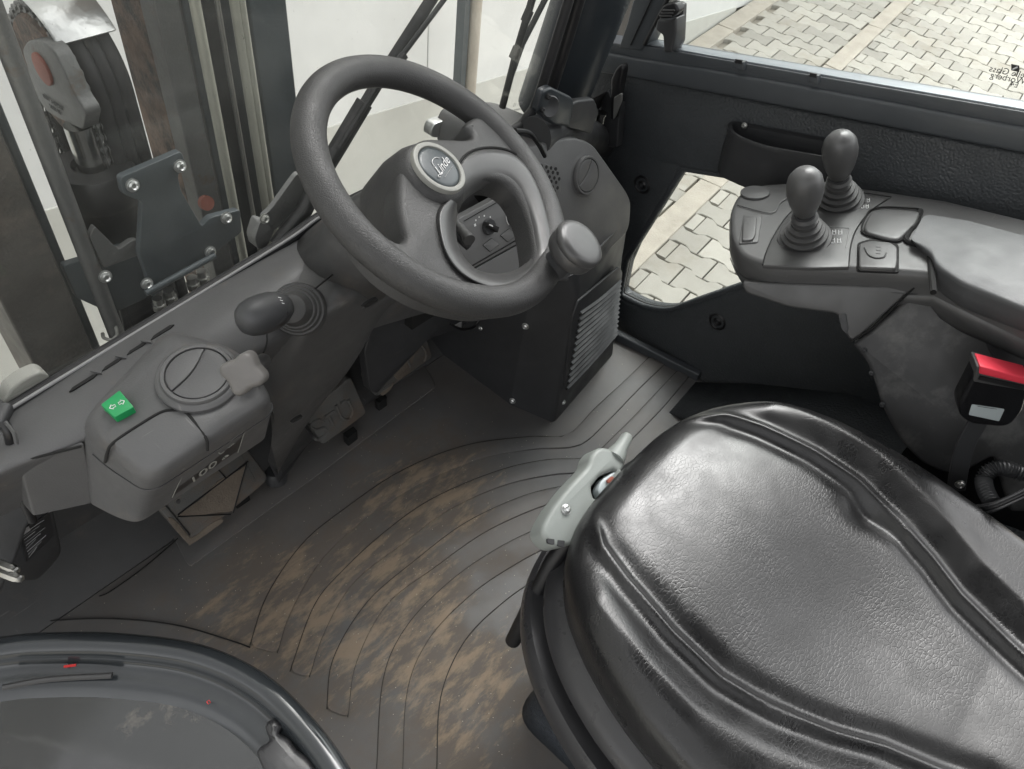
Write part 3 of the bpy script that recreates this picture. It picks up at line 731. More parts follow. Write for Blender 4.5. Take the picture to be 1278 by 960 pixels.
# bracket plates, bolts and hose clamps at the foot of the mast
YB = 1.04
def Y(px, py, d=0): return V(px, py, y=YB+d)
plate('upper_bracket', rnd([Y(*p) for p in [(150,222),(226,189),(232,204),(222,220),(226,238),(240,262),(252,283),(262,272),(300,262),(302,290),(268,316),(190,372),(182,340),(174,318),(178,252),(154,243)]], .006, 3), .012, M['beam'], lm, b=.0015)
plate('lower_bracket', rnd([Y(*p, .03) for p in [(78,332),(112,322),(176,300),(184,372),(140,392),(96,372)]], .006, 3), .012, M['beam'], lm, b=.0015)
plate('side_bracket', rnd([Y(*p, .02) for p in [(112,296),(118,282),(148,312),(165,300),(174,300),(176,318),(130,335)]], .005, 3), .01, M['steel'], lm, b=.0015)
for p in ((165,231),(224,207),(282,272),(262,314),(183,354),(131,345)): screw(lm, Y(*p, -.001), (0, -1, .15), .0085, M['sheet'], 'bolt')
plate('rust_patch', circ3(Y(259, 254, .05), (0, -1, .3), .013, 20), .01, M['redcap'], lm, n=unit((0, -1, .3)))
tube('bottom_rail', [Y(182, 366, -.01), Y(268, 319, -.01)], .006, M['beam'], lm, seg=10)
for px_, py_ in ((196,372),(210,362),(239,346),(251,338)):
    a = Y(px_, py_, .0); b_ = a+np.array([0, 0, -.05])
    lathe('hose_fitting', [(.009, .0), (.009, -.012), (.012, -.013), (.012, -.024), (.008, -.026), (.008, -.12)], a, (0, 0, 1), M['zinc'], lm, seg=8)
for q in [[(163,300),(160,340),(158,380),(166,410)], [(172,362),(170,385),(176,410)], [(150,372),(158,400),(165,440)]]:
    tube('hydraulic_hose', cat([Y(*p, .06) for p in q], 4), .008, M['boot'], lm, seg=10)
MB().box((.36, 1.09, -.5), (.80, 1.11, .22)).make('cross_plate', M['beam'], lm, bev=.003)
gq = thing('mast_foot_cover', 'pale rounded grey cover beyond the lower left windshield edge', 'cover', V(35, 480, y=.76))
plate('cover_shell', rnd([V(p[0], p[1], y=.76) for p in [(8,510),(12,488),(30,474),(52,464),(64,470),(60,480),(30,505)]], .006, 3), .02, M['ringgrey'], gq, b=.003)

# ------------------------------------------------------------------ front pillar and its clamp
pt = thing('front_pillar', 'thick round dark grey front pillar right of the windshield', 'pillar', (1.12, .80, .6))
tp_ = unit(np.array([0, -.22, 1.0])); pc = np.array([1.178, .83, .60])
tube('pillar_tube', [pc, pc+tp_*.25, pc+tp_*.5, pc+tp_*.9], .066, M['pillar'], pt, seg=48)
def PT(px, py, y): return V(px, py, y=y)
plate('pillar_seal', [V(*p, y=.88) for p in [(742,125),(745,60),(778,-40),(860,-40),(836,0),(806,45),(776,80),(770,140)]], .02, M['gap'], pt)
plate('glass_seal', [V(*p, y=.79) for p in [(655,165),(661,148),(674,122),(694,58),(712,-2),(722,-40),(750,-40),(724,20),(700,90),(694,160)]], .01, M['gap'], pt)
cb = thing('pillar_clamp', 'chunky black clamp collar around the foot of the pillar', 'clamp', V(700, 150, y=.69))
plate('clamp_block', rnd([PT(*p, .69) for p in [(670,140),(677,114),(688,109),(715,122),(717,130),(711,160),(690,156)]], .006, 3), .012, M['pillar'], cb, b=.005)
plate('clamp_block', rnd([PT(*p, .70) for p in [(714,130),(722,126),(742,124),(748,140),(738,168),(708,160)]], .005, 3), .012, M['dark'], cb, b=.004)
lathe('clamp_recess', [(.0001, .0), (.010, .001), (.016, .004), (.018, .002), (.018, -.01)], PT(686, 133, .688), (-.3, -1, .3), M['dark'], cb, seg=20)
for p in ((684,121),(677,137)): screw(cb, PT(*p, .687), (-.3, -1, .3), .004, M['gap'])
dt = thing('demister_duct', 'black curved duct running behind the instrument housing', 'duct', V(700, 170, y=.74))
tube('duct_body', cat([V(665, 172, y=.72), V(680, 166, y=.73), V(695, 163, y=.74), V(740, 172, y=.80), V(775, 190, y=.86)], 6), .035, M['dark'], dt, seg=20)
tube('cable', cat([V(643, 163, y=.66), V(660, 166, y=.66), V(672, 180, y=.66), V(680, 195, y=.66)], 5), .004, M['gap'], dt, seg=8)

# ------------------------------------------------------------------ door on the far side
XD = 1.40
def DR(px, py, d=0): return V(px, py, x=XD+d)
dr = thing('cab_door', 'black pebbled cab door with upper window and cut-out lower window', 'door', (XD, .3, 0))
low_open = [DR(*p, -.02) for p in [(849,212),(906,221),(962,238),(1040,300),(1010,330),(925,359),(854,383),(833,391),(802,387),(770,371),(779,325),(814,269)]]
lo = rnd(low_open, [.004,.0,.02,.04,.03,.02,.03,.03,.03,.015,.0,0], 6)
pan = [DR(*p, -.02) for p in [(752,60),(775,90),(880,112),(1000,136),(1278,190),(1420,216),(1420,470),(1200,520),(1085,520),(980,512),(868,505),(768,450),(700,360),(700,180)]]
plate('door_lining', rnd(pan, .004), .05, M['door'], dr, b=.012, holes=[lo], n=np.array([-1., 0, 0]))
# rolled lip round the cut-out
tube('lip', np.vstack([lo, lo[:1]])+np.array([.012, 0, 0]), .008, M['door'], dr, seg=10)
tube('seal', np.vstack([lo, lo[:1]])+np.array([.022, 0, 0]), .006, M['gap'], dr, seg=8)
plate('lower_pane', lo+np.array([.035, 0, 0]), .004, M['doorglass'], dr, n=np.array([-1., 0, 0]))
text('pane_mark', 'G', .008, DR(784, 357, .012), DR(792, 357, .012)-DR(784, 357, .012), (-1, 0, 0), M['darklabel'], dr, ext=.0001)
# diagonal tube of the door, dark, left of the cut-out
tube('door_frame_tube', [DR(846, 212, .03), DR(800, 290, .03), DR(765, 372, .03)], .012, M['gap'], dr, seg=12)
# window frame: sill rail, upright, glass
up = unit(DR(880, 40)-DR(880, 74))
rail_t = [(700,42),(785,57),(802,57),(880,71),(1000,92),(1278,140),(1430,166)]
rail_m = [(700,55),(785,72),(880,87),(1000,108),(1278,160),(1430,188)]
rail_b = [(700,84),(775,95),(880,115),(1000,138),(1278,192),(1430,220)]
plate('window_rail', [DR(*p, -.045) for p in rail_t]+[DR(*p, -.045) for p in rail_m[::-1]], .05, M['frame'], dr, b=.002, n=np.array([-1., 0, 0]))
plate('window_rail', [DR(*p, -.052) for p in rail_m]+[DR(*p, -.052) for p in rail_b[::-1]], .05, M['frame'], dr, b=.005, n=np.array([-1., 0, 0]))
plate('glass_channel', [DR(*p, -.040) for p in [(806,56),(880,70.5),(1000,91),(1278,139.5),(1430,165)]]+[DR(*p, -.040) for p in [(1430,161),(1278,136),(1000,88),(880,68),(806,54)]], .03, M['dooredge'], dr, b=.001, n=np.array([-1., 0, 0]))
plate('window_upright', [DR(*p, -.048) for p in [(772,60),(782,30),(806,-60),(860,-60),(833,0),(805,57),(800,64)]], .045, M['frame'], dr, b=.004, n=np.array([-1., 0, 0]))
tube('upright_groove', [DR(787, 56, -.05), DR(812, 2, -.05), DR(835, -50, -.05)], .0016, M['gap'], dr, seg=6)
tube('window_seal', [DR(804, 56, -.046), DR(832, 2, -.046), DR(858, -50, -.046)], .004, M['gap'], dr, seg=8)
plate('upper_pane', [DR(*p, -.02) for p in [(790,62),(1000,100),(1430,176),(1430,-300),(870,-300)]], .005, M['doorglass'], dr, n=np.array([-1., 0, 0]))
for px_, py_ in ((922,82),(1015,99)):
    a = DR(px_, py_, -.055); sx = DR(px_+6, py_+1.1, -.055)-a; sy = DR(px_, py_-5, -.055)-a
    plate('rail_clip', [a-sx-sy, a+sx-sy, a+sx+sy, a-sx+sy], .012, M['frame'], dr, b=.001)
    plate('clip_slot', [a-sx*.7+sy*.5+(-.001, 0, 0), a+sx*.7+sy*.5+(-.001, 0, 0), a+sx*.7+sy*1.5+(-.001, 0, 0), a-sx*.7+sy*1.5+(-.001, 0, 0)], .003, M['gap'], dr, n=np.array([-1., 0, 0]))
# etched glass print, seen from behind
def gtxt(s, px_, py_, size):
    a = DR(px_, py_, -.0225); xd = DR(px_+8, py_+1.6, -.0225)-a
    o = text('glass_print', s, size, a, -xd, (1, 0, 0), M['darklabel'], dr, ext=.0001)
gtxt('Prelle Glass', 1262, 91, .013); gtxt('Worberg', 1258, 98, .013); gtxt('E4', 1266, 106, .011)
a = DR(1267, 85, -.0225); sx = DR(1272, 86, -.0225)-a; sy = DR(1267, 81, -.0225)-a
plate('glass_emblem', [a-sx-sy, a+sx-sy, a+sx+sy, a-sx+sy], .0004, M['darklabel'], dr, n=np.array([-1., 0, 0]))
tube('glass_emblem', [a-sx*.6-sy*.5+(-.001, 0, 0), a+(-.001, 0, 0), a+sx*.6+sy*.5+(-.001, 0, 0)], .0012, M['white'], dr, seg=6)
for p in ((895,402),(801,231)): 
    lathe('lining_plug', [(.0001, .002), (.007, .002), (.009, 0), (.014, -.003), (.018, .002), (.022, 0), (.022, -.01)], DR(*p, -.021), (-1, 0, 0), M['gap'], dr, seg=20)
    lathe('plug_head', [(.0001, .007), (.004, .006), (.0055, .002), (.0055, 0)], DR(*p, -.021), (-1, 0, 0), M['dark'], dr, seg=12)
# door pocket
pk = thing('door_pocket', 'shallow black storage pocket fixed to the door lining', 'pocket', DR(970, 200, -.06))
o_t = [DR(909,150,-.025), DR(911,166,-.075), DR(950,182,-.085), DR(1030,196,-.085), DR(1052,199,-.075), DR(1060,178,-.025)]
def pk_ring(dx, s, dz):
    c = np.mean(o_t, 0)
    return [c+(p-c)*s+np.array([dx, 0, dz]) for p in o_t]
rg = [rnd(pk_ring(.006, .96, -.095), .02), rnd(pk_ring(0.003, .98, -.05), .02), rnd(pk_ring(0, 1, -.012), .03), rnd(pk_ring(0, 1.015, -.006), .03), rnd(pk_ring(0, 1.015, 0), .03), rnd(pk_ring(0, .95, .001), .03), rnd(pk_ring(.004, .93, -.01), .03), rnd(pk_ring(.006, .92, -.09), .03)]
loft('pocket_shell', rg, M['dark'], pk, cap0=True, cap1=True, ang=50)
screw(pk, DR(929, 157, -.032), (-1, 0, .1), .005)
# window lock knob standing on the sill rail
wl = thing('window_catch', 'black sliding window catch standing on the door sill', 'window catch', DR(836, 66, -.06))
plate('catch_back', rnd([DR(*p, -.035) for p in [(838,8),(846,3),(853,5),(851,52),(845,63),(836,62)]], .004, 3), .012, M['smooth'], wl, b=.002)
plate('catch_body', rnd([DR(*p, -.07) for p in [(820,24),(834,26),(844,22),(844,40),(838,66),(828,66),(827,44),(818,38)]], .005, 3), .03, M['dark'], wl, b=.004)
plate('catch_grip', rnd([DR(*p, -.085) for p in [(820,19),(828,6),(842,3),(848,14),(838,23),(824,24)]], .006, 3), .02, M['gap'], wl, b=.004)
for k in range(3): tube('grip_ridge', [DR(823+2*k, 20-3.5*k, -.088), DR(838+2*k, 20-3.5*k, -.088)], .0016, M['column'], wl, seg=6)
# door latch
dl = thing('door_latch', 'black door latch with lever and bright pin behind the pillar', 'latch', V(765, 150, x=1.30))
def LT(px, py, d=0): return V(px, py, x=1.30+d)
plate('latch_lever', rnd([LT(*p) for p in [(762,100),(768,86),(775,80),(778,86),(772,118),(766,150),(761,150)]], .005, 3), .018, M['gap'], dl, b=.004)
plate('latch_plate', rnd([LT(*p, .03) for p in [(750,128),(758,112),(766,128),(774,130),(770,185),(752,182),(748,160)]], .006, 3), .02, M['dark'], dl, b=.003)
plate('latch_tongue', rnd([LT(*p, -.01) for p in [(739,132),(743,130),(743,168),(730,170),(722,158),(732,152)]], .004, 3), .004, M['zinc'], dl, b=.0008)
lathe('striker_pin', [(.009, 0), (.009, .03), (.012, .032), (.012, .036)], LT(748, 160, .02), (0, 0, 1), M['chrome'], dl, seg=20)
plate('lever_tab', rnd([LT(*p, -.012) for p in [(766,122),(776,116),(776,126),(768,146),(765,150)]], .003, 3), .003, M['zinc'], dl, b=.0006)
plate('lower_tab', rnd([LT(*p, .02) for p in [(748,172),(757,168),(756,183),(748,180)]], .003, 3), .01, M['dark'], dl, b=.002)

# side cover between door and seat, and the door threshold strip
sb = mob('side_cover', Vs([(868,477,0),(1085,483,.22),(1400,540,.30),(1400,760,.30),(1150,600,.22),(960,540,.12),(835,515,0.0)]), [(0,1,5,6),(1,2,3,4),(1,4,5)], M['door'], None)
tag(sb, 'black pebbled side cover between the seat and the door', 'cover')
sd_ = sb.modifiers.new('solid', 'SOLIDIFY'); sd_.thickness = .02
th_s = MB(); A_, B_ = V(762, 422, z=0), V(870, 476, z=0); dx_ = unit(B_-A_); nx_ = np.array([-dx_[1], dx_[0], 0]); nx_ = nx_ if nx_[0] > 0 else -nx_
q = [A_-dx_*.2, B_+dx_*.0, B_+nx_*.02, A_-dx_*.2+nx_*.02]
th_s.add([p+np.array([0, 0, -.01]) for p in q]+[p+np.array([0, 0, .022]) for p in q], [(0, 3, 2, 1), (4, 5, 6, 7), (0, 1, 5, 4), (1, 2, 6, 5), (2, 3, 7, 6), (3, 0, 4, 7)])
ts = th_s.make('threshold_strip', M['frame'], None, bev=.004); tag(ts, 'thin grey threshold strip along the floor mat by door', 'threshold strip')

#@@DASH
# ------------------------------------------------------------------ dashboard
db = thing('dashboard', 'long grey moulded dashboard below the windshield with vent and defroster slots', 'dashboard', (.3, .66, .5))
rows = [
 [(-90,572,.61),(0,519,.615),(90,461,.63),(200,394,.65),(344,309,.66),(400,271,.662),(487,228,.664),(600,190,.664),(655,165,.664)],
 [(-90,590,.615),(5,530,.62),(95,478,.637),(205,410,.657),(330,335,.667),(410,290,.675),(500,262,.66),(600,220,.60),(660,195,.60)],
 [(-90,612,.615),(20,548,.62),(105,512,.642),(215,430,.662),(300,385,.68),(400,330,.68),(500,310,.63),(600,270,.50),(690,250,.48)],
 [(-90,640,.62),(22,576,.615),(104,558,.62),(215,480,.64),(320,450,.64),(420,375,.63),(520,350,.56),(620,330,.40),(700,330,.36)],
]
V3 = [Vs(r_) for r_ in rows]
V3.append(V3[-1]+np.array([0, .003, -.006])); V3.append(V3[-1]+np.array([0, .05, -.12]))
fc = []; n_ = 9
for i in range(5):
    for j in range(n_-1): fc.append((i*n_+j, i*n_+j+1, (i+1)*n_+j+1, (i+1)*n_+j))
mob('deck', np.vstack(V3), fc, M['dash'], db, sub=2)
# left wing below the deck
q = Vs([(22,574,.614),(106,554,.618),(120,628,.50),(42,645,.50)]); bk = q+np.array([0, .12, 0])
mb = MB().add(np.vstack([q, bk]), [(0,1,2,3),(7,6,5,4),(0,4,5,1),(1,5,6,2),(2,6,7,3),(3,7,4,0)])
mb.make('lower_trim', M['dash'], db, bev=.003)
seam('seam_line', Vs([(24,575.5,.6135),(60,567,.6148),(101,557,.617)])+np.array([0, -.0015, .001]), M['seam'], db, .0016)
# the raised pod with the storage lid
def ring(pts, r): return rnd(Vs(pts), r, 6)
rp = [
 ring([(130,522,.676),(212,432,.686),(290,452,.684),(330,496,.674),(186,588,.666),(132,545,.668)], [.02,.02,.03,.02,.02,.03]),
 ring([(118,514,.672),(210,420,.682),(296,442,.680),(340,498,.668),(186,600,.658),(116,545,.660)], [.022,.02,.03,.022,.022,.03]),
 ring([(107,520,.656),(207,412,.668),(300,436,.666),(344,504,.650),(186,610,.640),(104,545,.640)], [.024,.02,.03,.022,.024,.03]),
 ring([(101,552,.618),(205,430,.62),(300,455,.62),(346,512,.612),(186,617,.604),(130,580,.608)], [.012,.02,.03,.02,.02,.02]),
 ring([(108,626,.515),(205,500,.53),(300,510,.53),(335,545,.53),(174,653,.52),(150,648,.515)], [.012,.02,.03,.012,.012,.02]),
]
loft('storage_pod', rp[::-1], M['dash'], db, ang=60)
# parting line on the pod
pr = rp[3]; seam('seam_line', [p+unit(p-rp[3].mean(0))*.0006 for p in pr[22:42]], M['dark'], db, .0008)
PODP = plane3(V(132, 545, z=.668), V(212, 432, z=.686), V(330, 496, z=.674))
# lid: outline of the storage flap, seam around its raised face
tube('lid_groove', cat([V(131, 577, z=.6165), V(134, 565, pl=PODP, h=-.006), V(141, 553, pl=PODP, h=.0012), V(170, 533, pl=PODP, h=.0012), V(200, 515, pl=PODP, h=.0012), V(217, 512, pl=PODP, h=.0012), V(232, 515, pl=PODP, h=.0012), V(248, 534, pl=PODP, h=.0012), V(258, 549, pl=PODP, h=.0005), V(259, 562, pl=PODP, h=-.012)], 6), .0017, M['seam'], db, seg=8)
# round vent
def vent(parent, cx, cy, pl, r, ang, mat_=None, name='air_vent'):
    c = V(cx, cy, pl=pl); n = pl[1]; m_ = mat_ or M['dash']
    ring_ = lathe(name, [(r*1.0, -.004), (r*1.2, -.002), (r*1.2, .002), (r*1.15, .0045), (r*1.04, .0045), (r*1.02, .001), (r*1.02, -.004)], c, n, m_, parent, seg=56, cap0=False, cap1=False)
    lathe('vent_well', [(r*1.03, .0005), (.0001, .0005)], c, n, M['seam'], parent, seg=40, cap0=False, cap1=False)
    u, v, _ = frame_of(n); a0 = R(ang)
    d1 = u*math.cos(a0)+v*math.sin(a0); d2 = np.cross(n, d1)
    rr = r*.99
    for sgn, y0 in ((1, .34), (-1, .30)):
        pts = []
        a_ = math.asin(y0)
        for t in np.linspace(a_, math.pi-a_, 22) if sgn > 0 else np.linspace(-math.pi-a_+2*a_ if False else a_, -math.pi-a_, 30):
            pts.append(c+d1*rr*math.cos(t)+d2*rr*math.sin(t)+n*.004)
        m1 = pts[-1]; m0 = pts[0]
        # curved split between the two flaps
        mid = []
        for k in np.linspace(0, 1, 12)[1:-1]:
            mid.append(m1*(1-k)+m0*k-d2*rr*.16*math.sin(math.pi*k)+d2*rr*(.018 if sgn > 0 else -.018))
        plate('vent_flap', np.array(pts+mid), .006, m_, parent, b=.0011, n=n)
    return ring_
def vent_angle(px0, py0, px1, py1, pl):
    d = V(px1, py1, pl=pl)-V(px0, py0, pl=pl); u, v, _ = frame_of(pl[1]); return math.degrees(math.atan2(d.dot(v), d.dot(u)))
VP_ = (PODP[0]+PODP[1]*.0, PODP[1])
VENTP = (V(247, 468, z=.6875), PODP[1])
lathe('vent_plinth', [(.046, -.01), (.046, -.003), (.043, .0005), (.040, .0012), (.036, .0012)], V(247, 468, pl=VENTP), VENTP[1], M['dash'], db, seg=48)
vent(db, 247, 468, VENTP, .0335, vent_angle(236, 486, 262, 452, VENTP))
# defroster slots with small ribs
DP = plane3(V(60, 515, z=.631), V(95, 478, z=.637), V(230, 395, z=.659))
for (a, b_) in (((86,489),(121,467)),((127,463),(152,447)),((158,443),(183,427)),((188,424),(217,405))):
    A_, B_ = V(*a, pl=DP, h=.0022), V(*b_, pl=DP, h=.0022); d = unit(B_-A_); s_ = np.cross(DP[1], d)*.0032
    plate('defroster_slot', [A_, A_+d*.006+s_, B_-d*.004+s_, B_, B_-d*.006-s_*.6, A_+d*.004-s_*.3], .002, M['seam'], db, n=DP[1])
for p in ((119,464),(150,445),(182,426)):
    c = V(*p, pl=DP, h=.0045); d = unit(V(p[0]+10, p[1]+1, pl=DP, h=.0045)-c)
    plate('slot_rib', [c-d*.007-(0, 0, .0), c+d*.006+(0, -.002, 0), c+d*.007+(0, .002, 0), c-d*.006+(0, .0035, 0)], .003, M['dash'], db, b=.0004)
# green rocker switch with hollow arrows
gs = thing('green_switch', 'bright green square switch cap printed with two white arrows', 'switch', V(146, 506, pl=PODP))
gpn = [V(p[0], p[1], pl=PODP, h=.012) for p in [(125.5,505),(149,487),(167,508),(143,521)]]
plate('switch_cap', rnd(gpn, .0015, 2), .012, M['green'], gs, b=.0008)
def arrow(c, dx, dy, s, parent, m_=None):
    dx = np.asarray(dx)*s; dy = np.asarray(dy)*s
    P = [(-.9, 0), (0, .9), (0, .4), (.8, .4), (.8, -.4), (0, -.4), (0, -.9), (-.9, 0)]
    v = [c+dx*p[0]+dy*p[1] for p in P]
    return tube('arrow_mark', v, s*.13, m_ or M['white'], parent, seg=5)
gc = V(146, 505, pl=PODP, h=.0123); gd = unit(V(156, 500, pl=PODP, h=.0123)-gc); ge = np.cross(PODP[1], gd)
arrow(gc-gd*.0048, gd, ge, .0036, gs); arrow(gc+gd*.0048, -gd, ge, .0036, gs)
# sticker on the face of the pod
s1 = [V(215, 621, z=.527), V(229, 591, z=.585), V(305, 538, z=.60), V(300, 563, z=.545)]
stk = thing('dash_sticker', 'dark outlined sticker reading 100 dB on the pod face', 'sticker', s1[0])
SP = plane3(s1[0], s1[1], s1[2]); sO = lambda px_, py_, h=.004: V(px_, py_, pl=SP, h=h)
plate('sticker_film', [sO(*p) for p in [(216,619),(229,592),(305,538),(298,562)]], .0004, M['darklabel'], stk)
tube('sticker_border', [sO(*p, .0045) for p in [(215,621),(229,591),(306,537),(297,565)]], .0005, M['ringgrey'], stk, seg=5)
tc = sO(252, 591, .0048); text('sticker_lettering', '100', .027, tc, sO(275, 573, .0048)-sO(232, 606, .0048), SP[1], M['ringgrey'], stk, shear=.25)
text('sticker_lettering', 'dB', .010, sO(281, 571, .0048), sO(300, 556, .0048)-sO(280, 572, .0048), SP[1], M['ringgrey'], stk)
text('sticker_lettering', 'L', .014, sO(276, 565, .0048), sO(300, 547, .0048)-sO(280, 562, .0048), SP[1], M['ringgrey'], stk)
text('sticker_lettering', 'WA', .006, sO(289, 556, .0048), sO(300, 547, .0048)-sO(280, 562, .0048), SP[1], M['ringgrey'], stk)
# ------------------------------------------------------------------ unseen roof and rear wall, added to darken the cab and its reflections
rf = MB().box((-.06, -.62, 1.78), (1.45, .50, 1.84)).make('added_shade_roof', M['frame'], None, bev=.02); rf['kind'] = 'structure'
rw = MB().box((-.06, -.68, -.05), (1.45, -.62, 1.25)).make('added_shade_rear_wall', M['door'], None, bev=.01); rw['kind'] = 'structure'
#@@COLUMN
# ------------------------------------------------------------------ steering column shroud
sc = thing('steering_column', 'scuffed dark grey column shroud reaching down to the pedals', 'steering column', V(350, 602, y=.80))
Ar = [V(345,508,z=.60), V(322,465,z=.64), V(276,402,z=.658), V(299,350,z=.668), V(350,318,z=.672), V(425,286,z=.678), V(510,262,z=.68)]
Cr = [V(338,555,y=.70), V(345,528,y=.655), V(357,490,y=.63), V(380,425,y=.61), V(408,396,y=.60), V(442,368,y=.595), V(520,338,y=.62)]
Dr = [V(352,606,y=.80), V(387,546,y=.76), V(421,506,y=.72), V(456,470,y=.69), V(478,428,y=.65), V(500,386,y=.62), V(560,360,y=.62)]
Mr = [(a*.45+b*.55)+np.array([0, -.0, .006]) for a, b in zip(Ar, Cr)]
Cr2 = [c+(d-c)*.12 for c, d in zip(Cr, Dr)]
Er = [d+np.array([.03, .10, 0]) for d in Dr]
Ar0 = [a+np.array([0, .06, -.03]) for a in Ar]
rws = [Ar0, Ar, Mr, [c+(m_-c)*.12 for c, m_ in zip(Cr, Mr)], Cr2, Dr, Er]
fc = []; n_ = 7
for i in range(len(rws)-1):
    for j in range(n_-1): fc.append((i*n_+j, i*n_+j+1, (i+1)*n_+j+1, (i+1)*n_+j))
mob('shroud', np.vstack(rws), fc, M['column'], sc, sub=3)
seam('shroud_seam', cat([V(385,367,z=.688), V(410,347,z=.687), V(425,336,z=.686), V(442,333,z=.684), V(470,332,z=.68)], 5), M['seam'], sc, .0013)
seam('shroud_seam', cat([V(333,414,z=.685), V(333,428,z=.68), V(329,440,z=.673), V(322,450,z=.665)], 5), M['seam'], sc, .001)
# lower leg of the shroud to the floor and its foot
loft('column_leg', [rnd([V(340,540,y=.72), V(372,520,y=.76), V(390,548,y=.79), V(352,592,y=.83)], .01), rnd([V(334,575,y=.82), V(352,580,y=.85), V(362,588,y=.85), V(348,604,y=.83)], .006)], M['dark'], sc)
lathe('leg_foot', [(.022, 0), (.022, .02), (.016, .03)], V(345, 598, z=.02), (0, 0, 1), M['dark'], sc, seg=20)
CP = plane3(V(357,490,y=.612), V(442,368,y=.557), V(456,470,y=.682))
for p, r, tx_ in (((463,379), .010, (30, -14)), ((371,524), .008, (22, -12))):
    c = V(*p, pl=CP, h=.004); d = V(p[0]+tx_[0], p[1]+tx_[1], pl=CP, h=.004)-c; d = unit(d); e = np.cross(CP[1], d)
    P = [c+d*r*1.5*math.cos(t)+e*r*.62*math.sin(t) for t in np.linspace(0, 2*math.pi, 24, endpoint=False)]
    plate('screw_recess', P, .004, M['seam'], sc, b=.001, n=CP[1])
    tube('recess_edge', P[12:24], .0012, M['smooth'], sc, seg=6)
# stalk recess, gaiter, lever
stb = V(371, 386, z=.672); stt = V(300, 402, z=.742); lb0 = V(352, 383, z=.732); sax = unit(stt-lb0)
sl = thing('indicator_stalk', 'black indicator stalk with white arrow symbols and ribbed grey gaiter', 'stalk', stb)
sax2 = unit(V(346, 384, z=.76)-V(371, 386, z=.672))
lathe('gaiter', [(.034, -.03), (.034, .006), (.0325, .010), (.030, .0105), (.0295, .0165), (.028, .020), (.026, .0205), (.0255, .0265), (.024, .030), (.022, .0305), (.0215, .0365), (.020, .042), (.019, .05), (.017, .056), (.01, .06)], stb-sax2*.012, sax2, M['boot'], sl, seg=48)
lathe('lever', [(.0001, -.012), (.012, -.008), (.0185, .002), (.0215, .012), (.0225, .025), (.022, .036), (.0195, .046), (.0145, .053), (.007, .057), (.0001, .058)], lb0, sax, M['dark'], sl, seg=40)
fp = lb0+unit(O-lb0)*.0165+sax*.012; 
LP_ = (fp, unit(O-fp+np.array([.15, .1, .2])))
lathe('lever_face', [(.0001, .003), (.010, .002), (.0165, -.002), (.018, -.010)], fp-LP_[1]*.001, LP_[1], M['gap'], sl, seg=28)
for (px_, py_, s_) in ((329,373,.0022), (335,379,.0022)):
    c = V(px_, py_, pl=LP_, h=.0035); d = unit(V(px_+5, py_-3, pl=LP_, h=.0035)-c); arrow(c, d, np.cross(LP_[1], d), s_, sl)
P = [V(341+4.5*math.cos(t)+1.5*math.sin(t), 374.5+3.2*math.sin(t), pl=LP_, h=.0032) for t in np.linspace(0, 2*math.pi, 14)]
tube('lamp_mark', P, .0004, M['white'], sl, seg=5)
for k in range(3): tube('lamp_mark', [V(347+k*2, 371+k*3.5, pl=LP_, h=.003), V(351+k*2, 372+k*3.5, pl=LP_, h=.003)], .0004, M['white'], sl, seg=5)
# star knob
kb_ = V(322, 455, z=.69); kt_ = V(303, 467, z=.735); ka = unit(kt_-kb_)
sk_ = thing('star_knob', 'worn grey four-lobed clamping knob beside the round vent', 'knob', kb_)
lathe('knob_stem', [(.009, -.03), (.009, .03)], kb_, ka, M['boot'], sk_, seg=20)
u, v, n_k = frame_of(ka)
P = []
for t in np.linspace(0, 2*math.pi, 64, endpoint=False):
    rr = .0205+.0032*math.cos(4*t+.9)
    P.append(kt_+ka*.006+rr*(u*math.cos(t)+v*math.sin(t)))
plate('knob_head', P, .024, M['starknob'], sk_, b=.006, n=ka)

# ------------------------------------------------------------------ steering wheel
KW = .9; WC = np.array([.578, .547, .827]); wn2 = np.array([np.sin(.524)*np.sin(.453), -np.sin(.524)*np.cos(.453), np.cos(.524)])
WP = (WC, wn2); wu, wv, _ = frame_of(wn2)
swt = thing('steering_wheel', 'black grained steering wheel with round hub badge and smooth grey insert', 'steering wheel', WC)
def wp(px, py, h=0): return V(px, py, pl=WP, h=h*KW)
RMAJ, RMIN = .184*KW, .0218*KW
rings = []
for i in range(160):
    a = 2*math.pi*i/160; d = wu*math.cos(a)+wv*math.sin(a)
    q = []
    for k in range(24):
        b = 2*math.pi*k/24; q.append(WC+d*(RMAJ+RMIN*math.cos(b))+wn2*(.0212*math.sin(b)*.86-.0015))
    rings.append(np.array(q))
v_ = np.vstack(rings); f_ = [(i*24+j, i*24+(j+1) % 24, ((i+1) % 160)*24+(j+1) % 24, ((i+1) % 160)*24+j) for i in range(160) for j in range(24)]
mob('rim', v_, f_, M['rim'], swt, ang=180)
hole_px = cat([(570,274),(577,254),(597,238),(617,234),(635,242),(649,262),(657,285),(659,317),(653,331),(633,340),(613,341),(593,335),(577,317),(570,297)], 5, True)
ins_px = cat([(566,240),(574,205),(590,190),(615,186),(640,192),(660,210),(674,238),(683,268),(691,300),(697,325),(688,345),(660,358),(628,362),(597,354),(572,338),(556,315),(548,285),(549,262)], 5, True)
hc = np.array([615, 288.])
def byang(P, n=90):
    P = np.asarray(P); d = P-hc; an = np.unwrap(np.arctan2(d[:, 1], d[:, 0])); r = np.hypot(d[:, 0], d[:, 1])
    if an[-1] < an[0]: an, r = an[::-1], r[::-1]
    t = np.linspace(0, 2*math.pi, n, endpoint=False)
    rr = np.interp((t-an[0]) % (2*math.pi)+an[0], np.r_[an, an[0]+2*math.pi], np.r_[r, r[0]])
    return rr, t
ri, tt = byang(hole_px); ro, _ = byang(ins_px)
